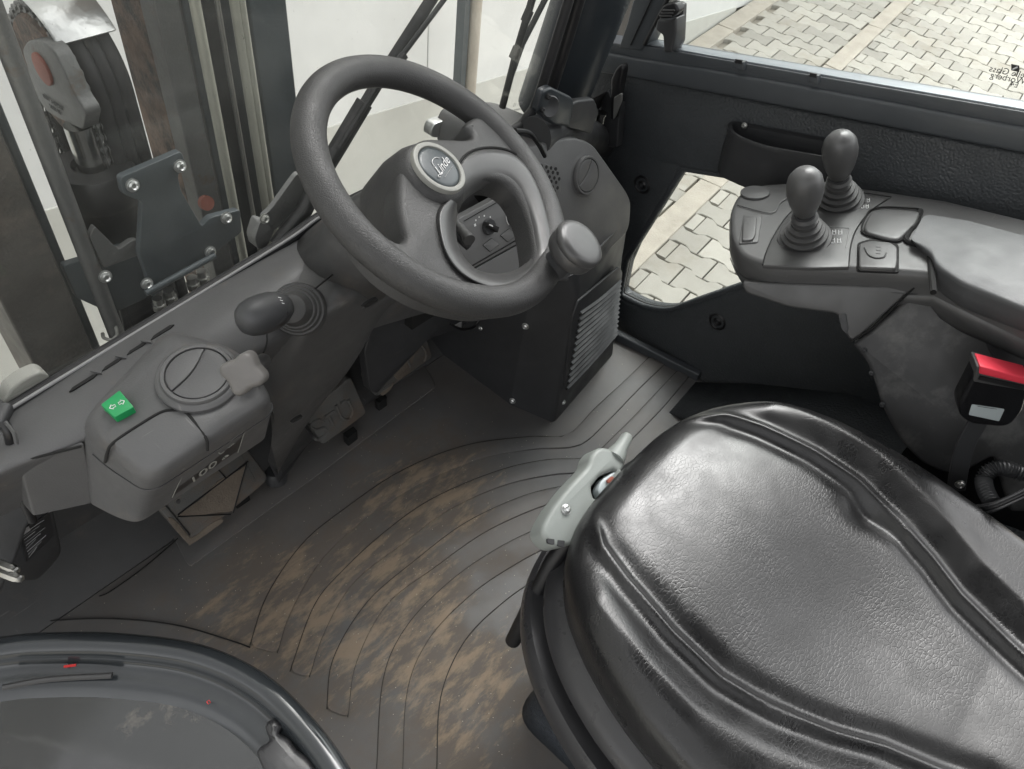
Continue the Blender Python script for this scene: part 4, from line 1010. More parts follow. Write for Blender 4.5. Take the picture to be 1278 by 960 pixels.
def iring(k, h): 
    r = ri*(1-k)+ro*k
    return np.array([wp(hc[0]+a*math.cos(t), hc[1]+a*math.sin(t), h) for a, t in zip(r, tt)])
loft('spoke_insert', [iring(0, -.03), iring(0, -.018), iring(.04, -.012), iring(.12, -.003), iring(.3, .006), iring(.55, .011), iring(.85, .0135), iring(.95, .013), iring(1.0, .009), iring(1.0, -.01)], M['smooth'], swt, cap0=False, cap1=False, ang=180)
groove = iring(1.035, .0085); tube('insert_groove', np.vstack([groove, groove[:1]])[2:80], .0019, M['seam'], swt, seg=6)
# grained spokes: plate with a hole, rounded
out_px = [(582,152),(589,164),(586,171),(560,171),(530,171),(512,183),(502,202),(498,228),(498,255),(503,280),(507,293),(500,300),(484,292),(462,276),(452,292),(480,328),(520,356),(560,372),(610,381),(660,370),(690,350),(702,322),(692,275),(676,232),(655,190),(630,160),(605,140)]
op = cat(out_px, 3, True)
plate('spokes', [wp(*p, .008) for p in op], .036, M['rim'], swt, b=.010, holes=[iring(.25, .008)], n=wn2, ang=60)
# hub below the badge and cone down to the column
bc = wp(547, 210, .02)
lathe('hub', [(r*KW, h*KW) for r, h in [(.062, -.10), (.060, -.05), (.053, -.02), (.046, -.006), (.041, -.001), (.037, 0)]], bc-wn2*.002, wn2, M['rim'], swt, seg=48, ang=80)
loft('hub_cone', [circ3(bc-wn2*.045, wn2, .045), circ3(bc-wn2*.10, wn2, .054), circ3(bc-wn2*.145+np.array([0, .01, 0]), wn2, .06), circ3(bc-wn2*.26+np.array([.02, .03, 0]), wn2, .072)], M['column'], swt, ang=180)
lathe('badge_ring', [(r*KW, h*KW) for r, h in [(.0395, -.006), (.0395, .002), (.0385, .004), (.0365, .0048), (.0325, .0042), (.0315, .0025), (.0315, 0)]], bc, wn2, M['ringgrey'], swt, seg=64, cap0=False, cap1=False)
lathe('badge_face', [(r*KW, h*KW) for r, h in [(.0316, .0), (.0310, .0022), (.026, .0034), (.015, .0046), (.0001, .005)]], bc, wn2, M['badge'], swt, seg=64, ang=180)
td = unit(wp(559, 194, .025)-wp(540, 220, .025)); te = np.cross(wn2, td)
def bl_(x, y): return bc+td*x+te*y+wn2*.005
k_ = .00104
text('badge_lettering', 'Linde', .0155, bl_(.0015, -.002), td, wn2, M['silver'], swt, ext=.0004, shear=.45)
tube('badge_flourish', cat([bl_(*q) for q in [(-.0165,-.0075),(-.019,-.006),(-.0165,-.0045),(-.012,-.0065),(-.008,-.007)]], 5), .0005, M['silver'], swt, seg=6)
tube('badge_flourish', cat([bl_(*q) for q in [(-.009,.005),(-.006,.0095),(0,.0108),(.006,.0095),(.0095,.006)]], 5), .0005, M['silver'], swt, seg=6)
tube('badge_underline', [bl_(-.012, -.0115), bl_(.015, -.0115)], .0003, M['greyprint'], swt, seg=5)
# spinner knob
sk0 = wp(688, 336, .0)
lathe('spinner_neck', [(r*KW, h*KW) for r, h in [(.020, .0), (.0205, .018), (.0195, .026), (.0215, .032), (.024, .036)]], sk0, wn2, M['dark'], swt, seg=40)
lathe('spinner_knob', [(r*KW, h*KW) for r, h in [(.020, .032), (.029, .034), (.034, .038), (.0358, .044), (.0362, .052), (.0352, .0555), (.0368, .0575), (.0372, .061), (.0360, .0655), (.033, .0682), (.026, .0698), (.014, .0706), (.0001, .0708)]], sk0, wn2, M['smooth'], swt, seg=56, ang=50)

# ------------------------------------------------------------------ instrument housing right of the wheel
ib = thing('instrument_housing', 'grey instrument housing with speaker holes, round vent and louvred front', 'instrument housing', (1.1, .7, 0))
IP = plane3(V(716, 170, x=1.06), V(788, 250, x=1.20), V(722, 376, x=1.0))
top_px = [(650,200),(657,182),(716,170),(740,178),(788,246),(789,262),(786,290),(720,352),(700,352),(662,345),(652,260)]
P_ = [V(*p, pl=IP) for p in top_px]
rr = [.0, .01, .02, .02, .035, .02, .02, .03, .02, 0, 0]
inn = lambda s, h: rnd([np.mean(P_, 0)+(p-np.mean(P_, 0))*s+IP[1]*h for p in P_], rr, 5)
back = lambda h, g: rnd([p+np.array([0.0+g, .10, -.01])*h for p in P_], rr, 5)
loft('housing_head', [inn(.955, 0.0), inn(.98, -.002), inn(.995, -.007), inn(1.0, -.014), back(1.0, 0), back(2.0, 0)], M['dash'], ib, cap0=True, ang=60)
# cabinet below
c0 = [V(637,505,z=0), V(691,528,z=0), V(766,441,z=0)]; c1 = [V(657,393,y=.666), V(722,374,x=1.0), V(777,328,x=1.22)]; c2 = [V(664,352,y=.66), V(716,345,x=.985), V(788,268,x=1.2)]
hole_r = lambda c: np.array([c[0], c[1], c[2], c[2]+np.array([.02, .35, 0]), c[0]+np.array([0, .28, 0])])
loft('cabinet', [rnd(hole_r(c0), [.004, .012, .012, 0, 0]), rnd(hole_r(c1), [.004, .012, .012, 0, 0]), rnd(hole_r(c2), [.004, .02, .02, 0, 0])], M['dark'], ib, ang=50)
BP = plane3(c0[0], c0[1], c1[0]); 
for p in ((656,407),(640,500),(672,385)):
    if p[0] != 672: screw(ib, V(*p, pl=BP, h=.001), BP[1], .0065, M['sheet'])
# louvred grille
LP2 = plane3(c0[1], c0[2], c1[1])
gr = [(722,376),(773,333),(777,340),(768,425),(712,490),(704,486),(716,395)]
plate('grille_panel', rnd([V(*p, pl=LP2, h=.003) for p in gr], .006, 3), .004, M['dark'], ib, b=.0015, n=LP2[1])
for k in range(13):
    t = k/12
    a = V(724-17*t, 396+94*t-6, pl=LP2, h=.0035); b2 = V(774-5*t, 350+66*t, pl=LP2, h=.0035)
    m2 = (a+b2)/2+np.array([0, 0, -.006])
    bsl = MB(); cur = cat([a, m2, b2], 5)
    nn = LP2[1]; upv = unit(np.cross(b2-a, nn)); upv = upv if upv[2] > 0 else -upv
    rg = []
    for c in cur: rg.append(np.array([c-upv*.003, c-upv*.0025+nn*.005, c-upv*.001+nn*.0055, c+upv*.0022]))
    loft('louvre', rg, M['dark'], ib, ang=50)
    rg = [np.array([c-upv*.0032-nn*.001, c-upv*.0032+nn*.001, c-upv*.0075+nn*.001, c-upv*.0075-nn*.001]) for c in cur]
    loft('louvre_gap', rg, M['seam'], ib)
screw(ib, V(703, 502, pl=LP2, h=.001), LP2[1], .005, M['sheet'])
plate('corner_clip', [V(*p, pl=LP2, h=.004) for p in [(745,481),(749,476),(749,484),(745,489)]], .004, M['black'], ib)
# details on the sloping top
SPC = V(684, 227, pl=IP, h=.002)
sp = [(662,204),(676,202),(690,208),(699,222),(701,240),(694,249),(682,244),(670,228)]
plate('speaker_panel', rnd([V(*p, pl=IP, h=.0035) for p in sp], .02, 5), .004, M['dash'], ib, b=.0015, n=IP[1])
cnt = 0
for i in range(8):
    for j in range(8):
        px_ = 664+i*6.0+(j % 2)*3.2-(j*1.0); py_ = 205+j*5.6+i*1.2
        from math import hypot
        if ((px_-681)/19)**2+((py_-225)/21)**2 > 1.0: continue
        c = V(px_, py_, pl=IP, h=.0038)
        plate('speaker_hole', circ3(c, IP[1], .0032, 12), .0012, M['black'], ib, n=IP[1])
VI = (V(732, 219, pl=IP, h=.004), IP[1])
lathe('vent_plinth', [(.042, -.008), (.040, -.001), (.036, .0005), (.034, .0005)], VI[0]-IP[1]*.003, IP[1], M['dash'], ib, seg=48)
vent(ib, 732, 219, VI, .0295, vent_angle(727, 234, 741, 205, VI))
# heater control panel seen through the wheel
M['panelgrey'] = mat('panel_grey', (.12, .12, .12), .45, bump=[('noise', 600, .1)], var=.04)
hp = thing('heater_panel', 'small heater control panel with rotary dials seen through the wheel opening', 'control panel', V(620, 290, z=.58))
HP = plane3(V(580,271,z=.62), V(631,242,z=.62), V(592,334,z=.545))
def hpp(px, py, h=0): return V(px, py, pl=HP, h=h)
plate('panel_face', rnd([hpp(*p) for p in [(548,292),(576,271),(631,241.5),(690,252),(672,290),(590,335),(560,330)]], .003, 2), .02, M['panelgrey'], hp, b=.0012, n=HP[1])
plate('lower_fascia', [hpp(*p, -.004) for p in [(560,345),(590,337),(675,290),(700,330),(640,380),(570,370)]], .02, M['panelgrey'], hp, b=.002, n=HP[1])
tube('panel_groove', [hpp(579, 276, .0008), hpp(632, 246, .0008)], .0007, M['seam'], hp, seg=5)
tube('panel_groove', [hpp(589, 332, .0008), hpp(657, 292.5, .0008)], .0012, M['seam'], hp, seg=5)
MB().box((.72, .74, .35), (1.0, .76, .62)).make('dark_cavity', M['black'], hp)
dc_ = hpp(609, 283, 0); 
lathe('dial', [(.0135, 0), (.0135, .004), (.0125, .006), (.0001, .0062)], dc_, HP[1], M['dark'], hp, seg=32)
dd = unit(hpp(621, 290, .01)-hpp(598, 278, .01)); de = np.cross(HP[1], dd)
plate('dial_grip', [dc_+HP[1]*.014+dd*x+de*y for x, y in ((-.0135, -.003), (.0125, -.0045), (.0125, .0045), (-.0135, .003))], .012, M['black'], hp, b=.0012)
tube('dial_mark', [dc_+HP[1]*.0147-dd*.012, dc_+HP[1]*.0147-dd*.004], .0011, M['white'], hp, seg=6)
for (a, b2, s_) in ((593,281,.0028),(594,275,.0018),(598,271,.0014),(604.5,269.5,.0018),(612,271,.0018)):
    c = hpp(a, b2, .0004); plate('dial_symbol', [c+dd*s_, c+de*s_, c-dd*s_, c-de*s_], .0003, M['white'], hp, n=HP[1])
d2 = hpp(642, 269, 0)
lathe('dial', [(.018, 0), (.018, .005), (.0165, .007), (.0001, .0072)], d2, HP[1], M['dark'], hp, seg=32)
d2d = unit(hpp(650, 280, .01)-hpp(635, 258, .01)); d2e = np.cross(HP[1], d2d)
plate('dial_grip', [d2+HP[1]*.016+d2d*x+d2e*y for x, y in ((-.017, -.004), (.017, -.004), (.017, .004), (-.017, .004))], .012, M['gap'], hp, b=.0012)
P = [d2+HP[1]*.0006+.0205*(dd*math.cos(t)+de*math.sin(t)) for t in np.linspace(R(95), R(250), 16)]
tube('dial_scale', P, .0007, M['white'], hp, seg=5)
for px_, py_ in ((612,305),(634,293)):
    P = rnd([hpp(px_-9.5, py_+1, .0006), hpp(px_+1.5, py_-7.5, .0006), hpp(px_+11, py_, .0006), hpp(px_-.5, py_+9, .0006)], .0012, 3)
    plate('blank_button', P+HP[1]*.0008, .0016, M['panelgrey'], hp, b=.0005, n=HP[1])
    tube('button_gap', np.vstack([P, P[:1]]), .0006, M['seam'], hp, seg=5)
lv = thing('column_lever', 'grey lever with black grip just visible through the wheel opening', 'lever', V(575, 290, z=.64))
tube('lever_arm', cat([V(560, 268, z=.66), V(575, 285, z=.66), V(586, 300, z=.66)], 4), [.006]*4+[.007]*3+[.009]*2, M['boot'], lv, seg=16)
tube('lever_grip', cat([V(569, 290, z=.65), V(577, 300, z=.645), V(586, 308, z=.64)], 4), .007, M['gap'], lv, seg=14)
# knee panel, dark footwell wall
kp = thing('knee_panel', 'dark panel under the steering wheel with a small hanging cable loop', 'panel', V(560, 400, y=.80))
plate('panel_shell', rnd([V(*p, y=.80) for p in [(470,492),(462,488),(455,440),(480,360),(640,330),(670,340),(668,385),(600,392),(574,410),(535,424)]], .006, 3), .02, M['dark'], kp, b=.003)
tube('cable_loop', cat([V(562, 405, y=.77), V(575, 411, y=.77), V(590, 409, y=.77), V(598, 398, y=.77), V(598, 385, y=.77)], 5), .003, M['gap'], kp, seg=8)
plate('small_label', [V(*p, y=.79) for p in [(567,406),(576,401),(576,409)]], .001, M['greyprint'], kp)
fw = thing('footwell_panel', 'flat black side panel of the footwell beside the pedals', 'panel', V(600, 450, x=.99))
plate('side_panel', [V(*p, x=.985) for p in [(532,424),(640,507),(662,470),(675,380),(600,340),(540,380)]], .02, M['gap'], fw, b=.001)
screw(fw, V(601, 409, x=.975), (-1, 0, .2), .006, M['sheet'])

#@@PEDALS
def pedal(label, ol, z0, thick, nm='pedal'):
    t = thing(nm, label, 'pedal', V(*ol[0][:2], z=.0), 'foot pedals under the dash')
    return t
def pz(py, a, b, za, zb): return za+(zb-za)*(py-a)/(b-a)
# accelerator
ap = pedal('largest foot pedal, with a muddy triangular tread, below the storage pod', [(235,678)], 0, 0, 'accelerator_pedal')
AP = plane3(V(237,679,z=.04), V(336,600,z=.05), V(205,630,z=.13))
plate('pedal_plate', rnd([V(*p, pl=AP) for p in [(237,681),(337,598),(318,572),(296,545),(195,632)]], [.012,.018,.01,.01,.01], 5), .014, M['pedal'], ap, b=.004, n=AP[1])
plate('tread_inset', rnd([V(*p, pl=AP, h=.0015) for p in [(238,668),(320,600),(300,565),(207,630)]], .005, 3), .002, M['pedal'], ap, b=.001, n=AP[1])
plate('mud_patch', [V(*p, pl=AP, h=.003) for p in cat([(224,643),(255,620),(272,601),(300,586),(307,581),(304,592),(297,620),(291,638),(270,640),(248,644)], 3, True)], .003, M['pedalmud'], ap, b=.0012, n=AP[1])
plate('rim_mud', [V(*p, pl=AP, h=.0012) for p in cat([(211,650),(216,647),(232,664),(240,671),(262,655),(276,648),(278,652),(262,664),(240,679),(234,678)], 3, True)], .002, M['pedalmud'], ap, b=.0008, n=AP[1])
for a, b2 in (((222,645),(288,642)), ((291,640),(308,578)), ((222,643),(310,576)), ((206,630),(237,668)), ((282,597),(262,575)), ((282,597),(308,578))):
    tube('tread_rib', [V(*a, pl=AP, h=.003), V(*b2, pl=AP, h=.003)], .0014, M['gap'], ap, seg=6)
lathe('tread_stud', [(.0045, 0), (.004, .002), (.0001, .0022)], V(222, 626, pl=AP, h=.001), AP[1], M['boot'], ap, seg=14)
MB().box((.365, .86, .0), (.395, .90, .06)).make('pedal_stem', M['black'], ap)
# brake pedals
def bpedal(label, px4, mud, letters, stem):
    t = pedal(label, [px4[0]], 0, 0, 'brake_pedal')
    BPL = plane3(V(*px4[0], z=.05), V(*px4[1], z=.05), V(*px4[3], z=.15))
    plate('pedal_plate', rnd([V(*p, pl=BPL) for p in px4], .012, 5), .014, M['pedal'], t, b=.003, n=BPL[1])
    for ln in letters:
        P = cat([V(*p, pl=BPL, h=.001) for p in ln], 4) if len(ln) > 2 else [V(*p, pl=BPL, h=.001) for p in ln]
        tube('raised_lettering', P, .0034, M['pedal'], t, seg=8)
    for mp in mud:
        plate('mud_patch', [V(*p, pl=BPL, h=.002) for p in cat(mp, 3, True)], .002, M['pedalmud'], t, b=.0008, n=BPL[1])
    plate('pedal_stem', rnd([V(*p, z=.03) for p in stem], .002, 2), .03, M['black'], t)
    return BPL
bpedal('brake pedal with raised letters, dusty, between shroud and stem', [(403,556),(458,516),(438,470),(380,520)], [],
       [[(404,527),(397,524),(388,531),(394,537),(404,534),(408,540),(397,549),(392,546)], [(410,519),(416,531)], [(405,521),(417,513)], [(419,506),(427,522),(436,523),(440,513),(434,499)], [(430,500),(426,503)]], [(428,541),(441,532),(446,538),(434,547)])
bpedal('right-hand brake pedal smeared with reddish mud next to the footwell panel', [(470,496),(540,446),(533,424),(455,470)], [[(478,452),(500,440),(514,436),(516,450),(508,466),(497,474),(487,462)], [(476,490),(486,483),(492,478),(488,486),(478,494)]],
       [[(466,474),(472,490)], [(470,492),(488,480)], [(505,438),(512,458)], [(525,430),(532,440),(530,450)]], [(468,499),(480,491),(483,496),(473,503)])
#@@LEFT
# ------------------------------------------------------------------ left door post, plate box, bolts
lp = thing('left_post_cover', 'dark plastic post cover at the left end of the dash', 'post cover', V(15, 640, z=.4))
LQ = plane3(V(-40,530,z=.63), V(2,530,z=.63), V(34,650,z=.44))
plate('cover_shell', rnd([V(*p, pl=LQ) for p in [(-80,520),(0,528),(7,534),(14,580),(24,622),(39,648),(30,664),(18,700),(0,740),(-80,790)]], [0,.01,.01,.02,.02,.01,.01,.01,0,0], 4), .03, M['dark'], lp, b=.004)
tube('edge_trim', cat([V(4,526,z=.645), V(12,545,z=.63), V(17,590,z=.56), V(28,620,z=.51), V(41,650,z=.46)], 5), .0055, M['gap'], lp, seg=10)
tube('pale_piping', cat([V(7,527,z=.65), V(17,540,z=.645), V(21,555,z=.635)], 4), .0022, M['boot'], lp, seg=8)
pb = thing('plate_box', 'black box carrying a dark rating plate at the lower left', 'box', V(60, 700, z=.1))
RP = plane3(V(22,662,z=.40), V(66,632,z=.40), V(40,728,z=.22))
plate('box_body', rnd([V(*p, pl=RP) for p in [(14,655),(44,628),(68,632),(80,690),(66,708),(46,727),(28,728),(16,720)]], [.01,.01,.01,.012,.02,.012,.012,.01], 4), .10, M['dark'], pb, b=.008)
plate('rating_plate', [V(*p, pl=RP, h=.0015) for p in [(24,663),(62,640),(68,668),(33,702)]], .0015, M['darklabel'], pb, b=.0003)
for k in range(9):
    a = (28+k*1.0, 667+k*3.6); b2 = (55+k*.4-(k % 3)*6, 649+k*3.2+(k % 3)*4)
    tube('plate_print', [V(*a, pl=RP, h=.002), V(*b2, pl=RP, h=.002)], .0005, M['faint' if k % 2 else 'greyprint'], pb, seg=4)
plate('plate_print', [V(*p, pl=RP, h=.002) for p in [(26,663),(36,657),(38,662),(28,669)]], .0003, M['greyprint'], pb)
bo = thing('latch_bolts', 'pair of short bright steel bolts at the left frame edge', 'bolts', V(10, 715, z=.45))
for (a, b2) in (((-4,703),(22,713)), ((0,713),(27,723))):
    p0, p1 = V(*a, z=.42), V(*b2, z=.43); L_ = np.linalg.norm(p1-p0)
    lathe('bolt', [(.0065, 0), (.0065, L_*.8), (.0052, L_*.84), (.0052, L_*.97), (.003, L_)], p0, p1-p0, M['zinc'], bo, seg=6)
# big glossy curved door bottom in the lower left corner
gd_ = thing('curved_door_skirt', 'glossy black curved door skirt with thick rounded rim at lower left', 'door skirt', V(150, 850, z=.3))
RZ = .34
outl = cat([(-160,812),(0,789),(60,784),(150,785),(250,799),(330,835),(392,892),(440,958),(480,1040),(500,1130)], 6)
Po = Vs(outl, z=RZ)
cen = V(80, 1100, z=RZ)
def inr(w, dz): 
    out_ = []
    T = np.gradient(Po, axis=0)
    for p, t in zip(Po, T):
        nn = unit(np.cross(t, (0, 0, 1))); nn = nn if np.dot(nn, cen-p) > 0 else -nn
        out_.append(p+nn*w+np.array([0, 0, dz]))
    return np.array(out_)
prof = [(0, -.06), (0, -.02), (.002, -.008), (.008, 0.0), (.016, .003), (.024, .001), (.030, -.005), (.033, -.014), (.036, -.024), (.042, -.028), (.052, -.029), (.060, -.030), (.066, -.034), (.075, -.045)]
loft('rim', [inr(w_, d_) for w_, d_ in prof], M['rubberrim'] if 'rubberrim' in M else mat('rim_gloss_rubber', (.03, .034, .037), .14, var=.05), gd_, closed=False, ang=180)
pin = inr(.072, -.043)
mob('dark_panel', np.vstack([pin, [cen+np.array([-.05, -.02, -.075])]]), [(i, i+1, len(pin)) for i in range(len(pin)-1)], M['gloss'], gd_, smooth=True)
tube('scuffed_bead', cat([V(4,858,z=RZ-.02), V(60,848,z=RZ-.02), V(140,843,z=RZ-.02)], 5), .004, M['boot'], gd_, seg=8)
for q in (([(80,832),(88,831),(95,830)], .0018), ([(258,876),(261,874),(263,877),(260,879),(258,876)], .0006)):
    tube('red_mark', Vs(q[0], z=RZ-.021), q[1], M['redmark'], gd_, seg=6)
hk = [(336,897),(345,896),(352,905),(348,913),(360,920),(372,935),(385,945),(395,965),(380,990),(345,985),(322,945),(322,932),(335,922),(330,905)]
plate('door_catch', [V(*p, z=RZ-.012) for p in cat(hk, 3, True)], .03, M['knobclear'] if 'knobclear' in M else M['tray'], gd_, b=.008, n=np.array([0, 0, 1.]))

#@@CONSOLE
# ------------------------------------------------------------------ armrest console
ac = thing('armrest_console', 'grey armrest console with joysticks, buttons and padded rest', 'armrest', V(1130, 560, x=1.06))
TP = plane3(V(912,300,z=.60), V(1150,335,z=.69), V(965,230,z=.61))
def tp(px, py, h=0): return V(px, py, pl=TP, h=h)
ctop = [(945,231),(1010,227),(1085,237),(1180,252),(1330,290),(1330,420),(1170,345),(1120,341),(1060,337),(960,334),(925,322),(912,300),(911,262),(922,242)]
rrc = [.02,.0,.0,0,0,0,0,.02,.02,.03,.02,.03,.03,.02]
def cring(s_, h, dpx=(0, 0)):
    c = np.array([1110., 290.]); return rnd([V(*(c+(np.array(p)-c)*np.array(s_)), pl=TP)+TP[1]*h for p in ctop], rrc, 5)
loft('console_body', [cring((.965, .9), .004), cring((.985, .95), .0035), cring((.995, .98), 0), cring((1.0, 1.0), -.006), cring((1.006, 1.0), -.018), cring((1.006, 1.0), -.034), cring((1.0, 1.0), -.036)], M['knob'], ac, ang=50)
loft('console_underside', [cring((.998, 1.0), -.0345), cring((.985, .97), -.055), cring((.95, .88), -.075), cring((.80, .6), -.10)], M['knob'], ac, ang=180)
tube('parting_line', [V(*p, pl=TP)-TP[1]*.0335+np.array([-.0015, -.0015, 0]) for p in cat([(911,300),(922,322),(945,331),(960,334),(1060,337),(1120,341),(1150,344)], 5)], .0009, M['smooth'], ac, seg=6)
# underside wedge next to the support cover
WPn = plane3(V(960,352,z=.60), V(1062,428,z=.56), V(1140,358,z=.665))
plate('side_wedge', rnd([V(*p, pl=WPn) for p in [(925,352),(985,354),(1060,356),(1142,358),(1120,378),(1064,428),(1052,412),(1046,392),(985,384),(930,366)]], .008, 3), .05, M['knob'], ac, b=.004)
plate('wedge_notch', rnd([V(*p, pl=WPn, h=.001) for p in [(1046,393),(1056,391),(1059,410),(1057,418),(1050,412)]], .003, 3), .006, M['dark'], ac, b=.001)
tube('wedge_seam', cat([V(1141,359,pl=WPn,h=.003), V(1115,384,pl=WPn,h=.003), V(1090,408,pl=WPn,h=.003), V(1061,427,pl=WPn,h=.003)], 5), .0017, M['seam'], ac, seg=8)
# support cover
SX = plane3(V(1150,362,z=.66), V(1066,430,z=.55), V(1150,575,x=1.07))
sup = [(1152,358),(1175,385),(1226,405),(1300,440),(1330,640),(1260,640),(1240,570),(1200,592),(1175,590),(1150,578),(1128,556),(1112,530),(1100,505),(1092,478),(1082,452),(1064,430),(1090,411),(1118,386)]
plate('support_cover', rnd([V(*p, pl=SX) for p in sup], .008, 4), .07, mat('support_cover_plastic', (.045, .045, .046), .5, bump=[('noise', 700, .3)], var=.12, dirt=((.13, .13, .125), 16, .5, .78)), ac, b=.007)
for p in ((1079,437),(1088,466),(1101,505)): screw(ac, V(*p, pl=SX, h=.001), SX[1], .0035, M['dark'])
plate('support_recess', rnd([V(*p, pl=SX, h=.004) for p in [(1228,406),(1300,432),(1300,470),(1262,462),(1240,448),(1230,430)]], .012, 4), .006, M['tray'], ac, b=.003)
tube('pad_groove', cat([V(*p, pl=TP, h=.006) for p in [(1149,263),(1134,290),(1132,301),(1150,308),(1160,318),(1163,345),(1165,365)]], 5), .0045, M['seam'], ac, seg=8)
# pad
padt = [(1154,267),(1210,276),(1300,300),(1360,320),(1360,420),(1278,384),(1200,352),(1167,330),(1162,314),(1136,300)]
padr = lambda h, dy, s=1.0: rnd([V(p[0], p[1]+dy*(1 if i in (5,6,7,8,4) else 0), pl=TP, h=h) for i, p in enumerate(padt)], [.015,0,0,0,0,0,.01,.02,.02,.01], 5)
loft('armrest_pad', [padr(-.04, 34), padr(-.02, 30), padr(.0, 16), padr(.010, 7), padr(.016, 2), padr(.018, -3), padr(.018, -8)], M['padmat'] if 'padmat' in M else mat('armrest_pad_vinyl', (.075, .077, .08), .5, bump=[('noise', 500, .2)], var=.02), ac, ang=180)
# joystick plate
jp = cat([(952,331),(956,316),(966,294),(984,268),(1010,246)], 4)[:-1].tolist()+cat([(1030,237),(1070,240),(1112,246)], 3)[:-1].tolist()+cat([(1112,246),(1088,262),(1070,284),(1062,305),(1059,333)], 4)[:-1].tolist()+[(1059,333),(1010,334)]
plate('joystick_plate', [tp(*p, .0062) for p in jp], .006, M['smooth'], ac, b=.0015, n=TP[1])
tube('plate_gap', [tp(*p, .005) for p in jp+jp[:1]], .0013, M['seam'], ac, seg=6)
# raised left block with round blank and rocker button
lb_ = [(920,262),(930,243),(948,235),(1010,233),(975,262),(962,285),(950,322),(930,318),(918,300)]
plate('round_blank', [tp(942.5+18.5*math.cos(t), 239.5+8*math.sin(t), .0085) for t in np.linspace(0, 2*math.pi, 36, endpoint=False)], .006, M['knob'], ac, b=.001, n=TP[1])
rb = [(928,268),(950,268),(951,272),(946,302),(922,304),(923,298)]
plate('button_surround', rnd([tp(*p, .0065) for p in rb], .004, 3), .003, M['knob'], ac, b=.0012, n=TP[1])
plate('rocker_button', rnd([tp(*p, .0105) for p in [(930,272),(945,271),(943,292),(939,299),(926,300),(927,280)]], .005, 3), .006, M['knob'], ac, b=.002, n=TP[1])
tube('bulge_crease', cat([tp(1000, 237, .006), tp(975, 252, .006), tp(962, 266, .006), tp(920, 256, .006)], 4), .001, M['smooth'], ac, seg=6)
# soft pad key and side button
plate('soft_key', rnd([tp(*p, .011) for p in [(1088,262),(1104,260),(1150,263),(1144,278),(1122,299),(1108,298),(1078,289),(1079,277)]], .012, 5), .01, M['knob'], ac, b=.004, n=TP[1])
pg_ = rnd([tp(*p, .0065) for p in [(1086,261),(1104,258),(1153,261),(1146,279),(1123,302),(1107,301),(1075,291),(1077,276)]], .012, 5)
tube('key_gap', np.vstack([pg_, pg_[:1]]), .0016, M['seam'], ac, seg=6)
plate('side_button_well', rnd([tp(*p, .0055) for p in [(1070,303),(1086,298),(1112,301),(1122,306),(1122,340),(1069,338)]], .005, 3), .003, M['seam'], ac, b=.0006, n=TP[1])
plate('side_button', rnd([tp(*p, .012) for p in [(1072,304),(1086,300),(1111,302),(1120,308),(1120,326),(1118,335),(1072,333)]], .005, 3), .01, M['knob'], ac, b=.0025, n=TP[1])
tube('button_crease', cat([tp(1079,309,.0128), tp(1084,318,.0128), tp(1093,322,.0128), tp(1103,321,.0128), tp(1106,316,.0128)], 5), .0012, M['boot'], ac, seg=6)
for k in range(3): tube('button_mark', [tp(1093, 308+4*k, .0125), tp(1099, 308.6+4*k, .0125)], .0004, M['greyprint'], ac, seg=4)
# pictogram prints beside each lever
def pict(cx, cy, s=1.0):
    for dx in (0, 8):
        for dy in (0, 11):
            x, y = cx+dx*s-dy*.12, cy+dy*s
            for ln in ([(-2,-3),(-2,3)], [(-2,3),(1.5,3)], [(-1,-1),(2.2,-1.4)], [(2,-3.4),(2.2,2.6)]):
                tube('pictogram', [tp(x+ln[0][0]*s, y+ln[0][1]*s, .0068), tp(x+ln[1][0]*s, y+ln[1][1]*s, .0068)], .0006, M['white'], ac, seg=4)
pict(1041, 290, .95); pict(1078, 250, .7)
tube('print_frame', [tp(*p, .0067) for p in [(1035,283),(1060,285),(1056,309)]], .0004, M['greyprint'], ac, seg=4)
def joystick(bx, by, tx_, ty_, zb, zt, label, sc_=1.0):
    b0_ = tp(bx, by, .006); ztt = b0_[2]+.135*sc_; t0_ = V(tx_, ty_, z=ztt); ax = unit(t0_-b0_); L_ = np.linalg.norm(t0_-b0_)
    t = thing('joystick', label, 'joystick', b0_, 'joysticks on the armrest console')
    pr_ = [(.042, -.004), (.042, .001)]
    for k in range(5):
        r0 = .041-.0052*k; h0 = .002+.0095*k
        pr_ += [(r0+.0005, h0+.002), (r0, h0+.0045), (r0-.006, h0+.0062), (r0-.0065, h0+.0088)]
    pr_ += [(.020, .052), (.013, .060), (.010, .066)]
    lathe('bellows', [(r*sc_, h*sc_) for r, h in pr_], b0_, ax, M['boot'], t, seg=48, ang=60)
    s_ = sc_; e0 = .058*s_; H = L_-e0
    egg = [(0, 0, ), (.011, .0), (.0150, .04), (.0185, .14), (.0235, .32), (.0268, .52), (.0272, .66), (.0245, .82), (.018, .93), (.009, .985), (.0001, 1)]
    lathe('grip', [(max(r, .0001)*s_, e0+H*h) for r, h in [(q[0], q[1]) for q in egg]], b0_, ax, M['knob'], t, seg=40, ang=180)
    lathe('grip_collar', [(.0155*s_, e0-.003), (.0165*s_, e0), (.0155*s_, e0+.003)], b0_, ax, M['dark'], t, seg=32)
joystick(1004, 299, 1005, 213, .6, .7, 'nearer pear-shaped joystick over a ribbed rubber boot, beside the rocker button', 1.0)
joystick(1046, 252, 1049, 167, .6, .7, 'farther pear-shaped joystick over a ribbed rubber boot, beside the door pocket', 1.0)

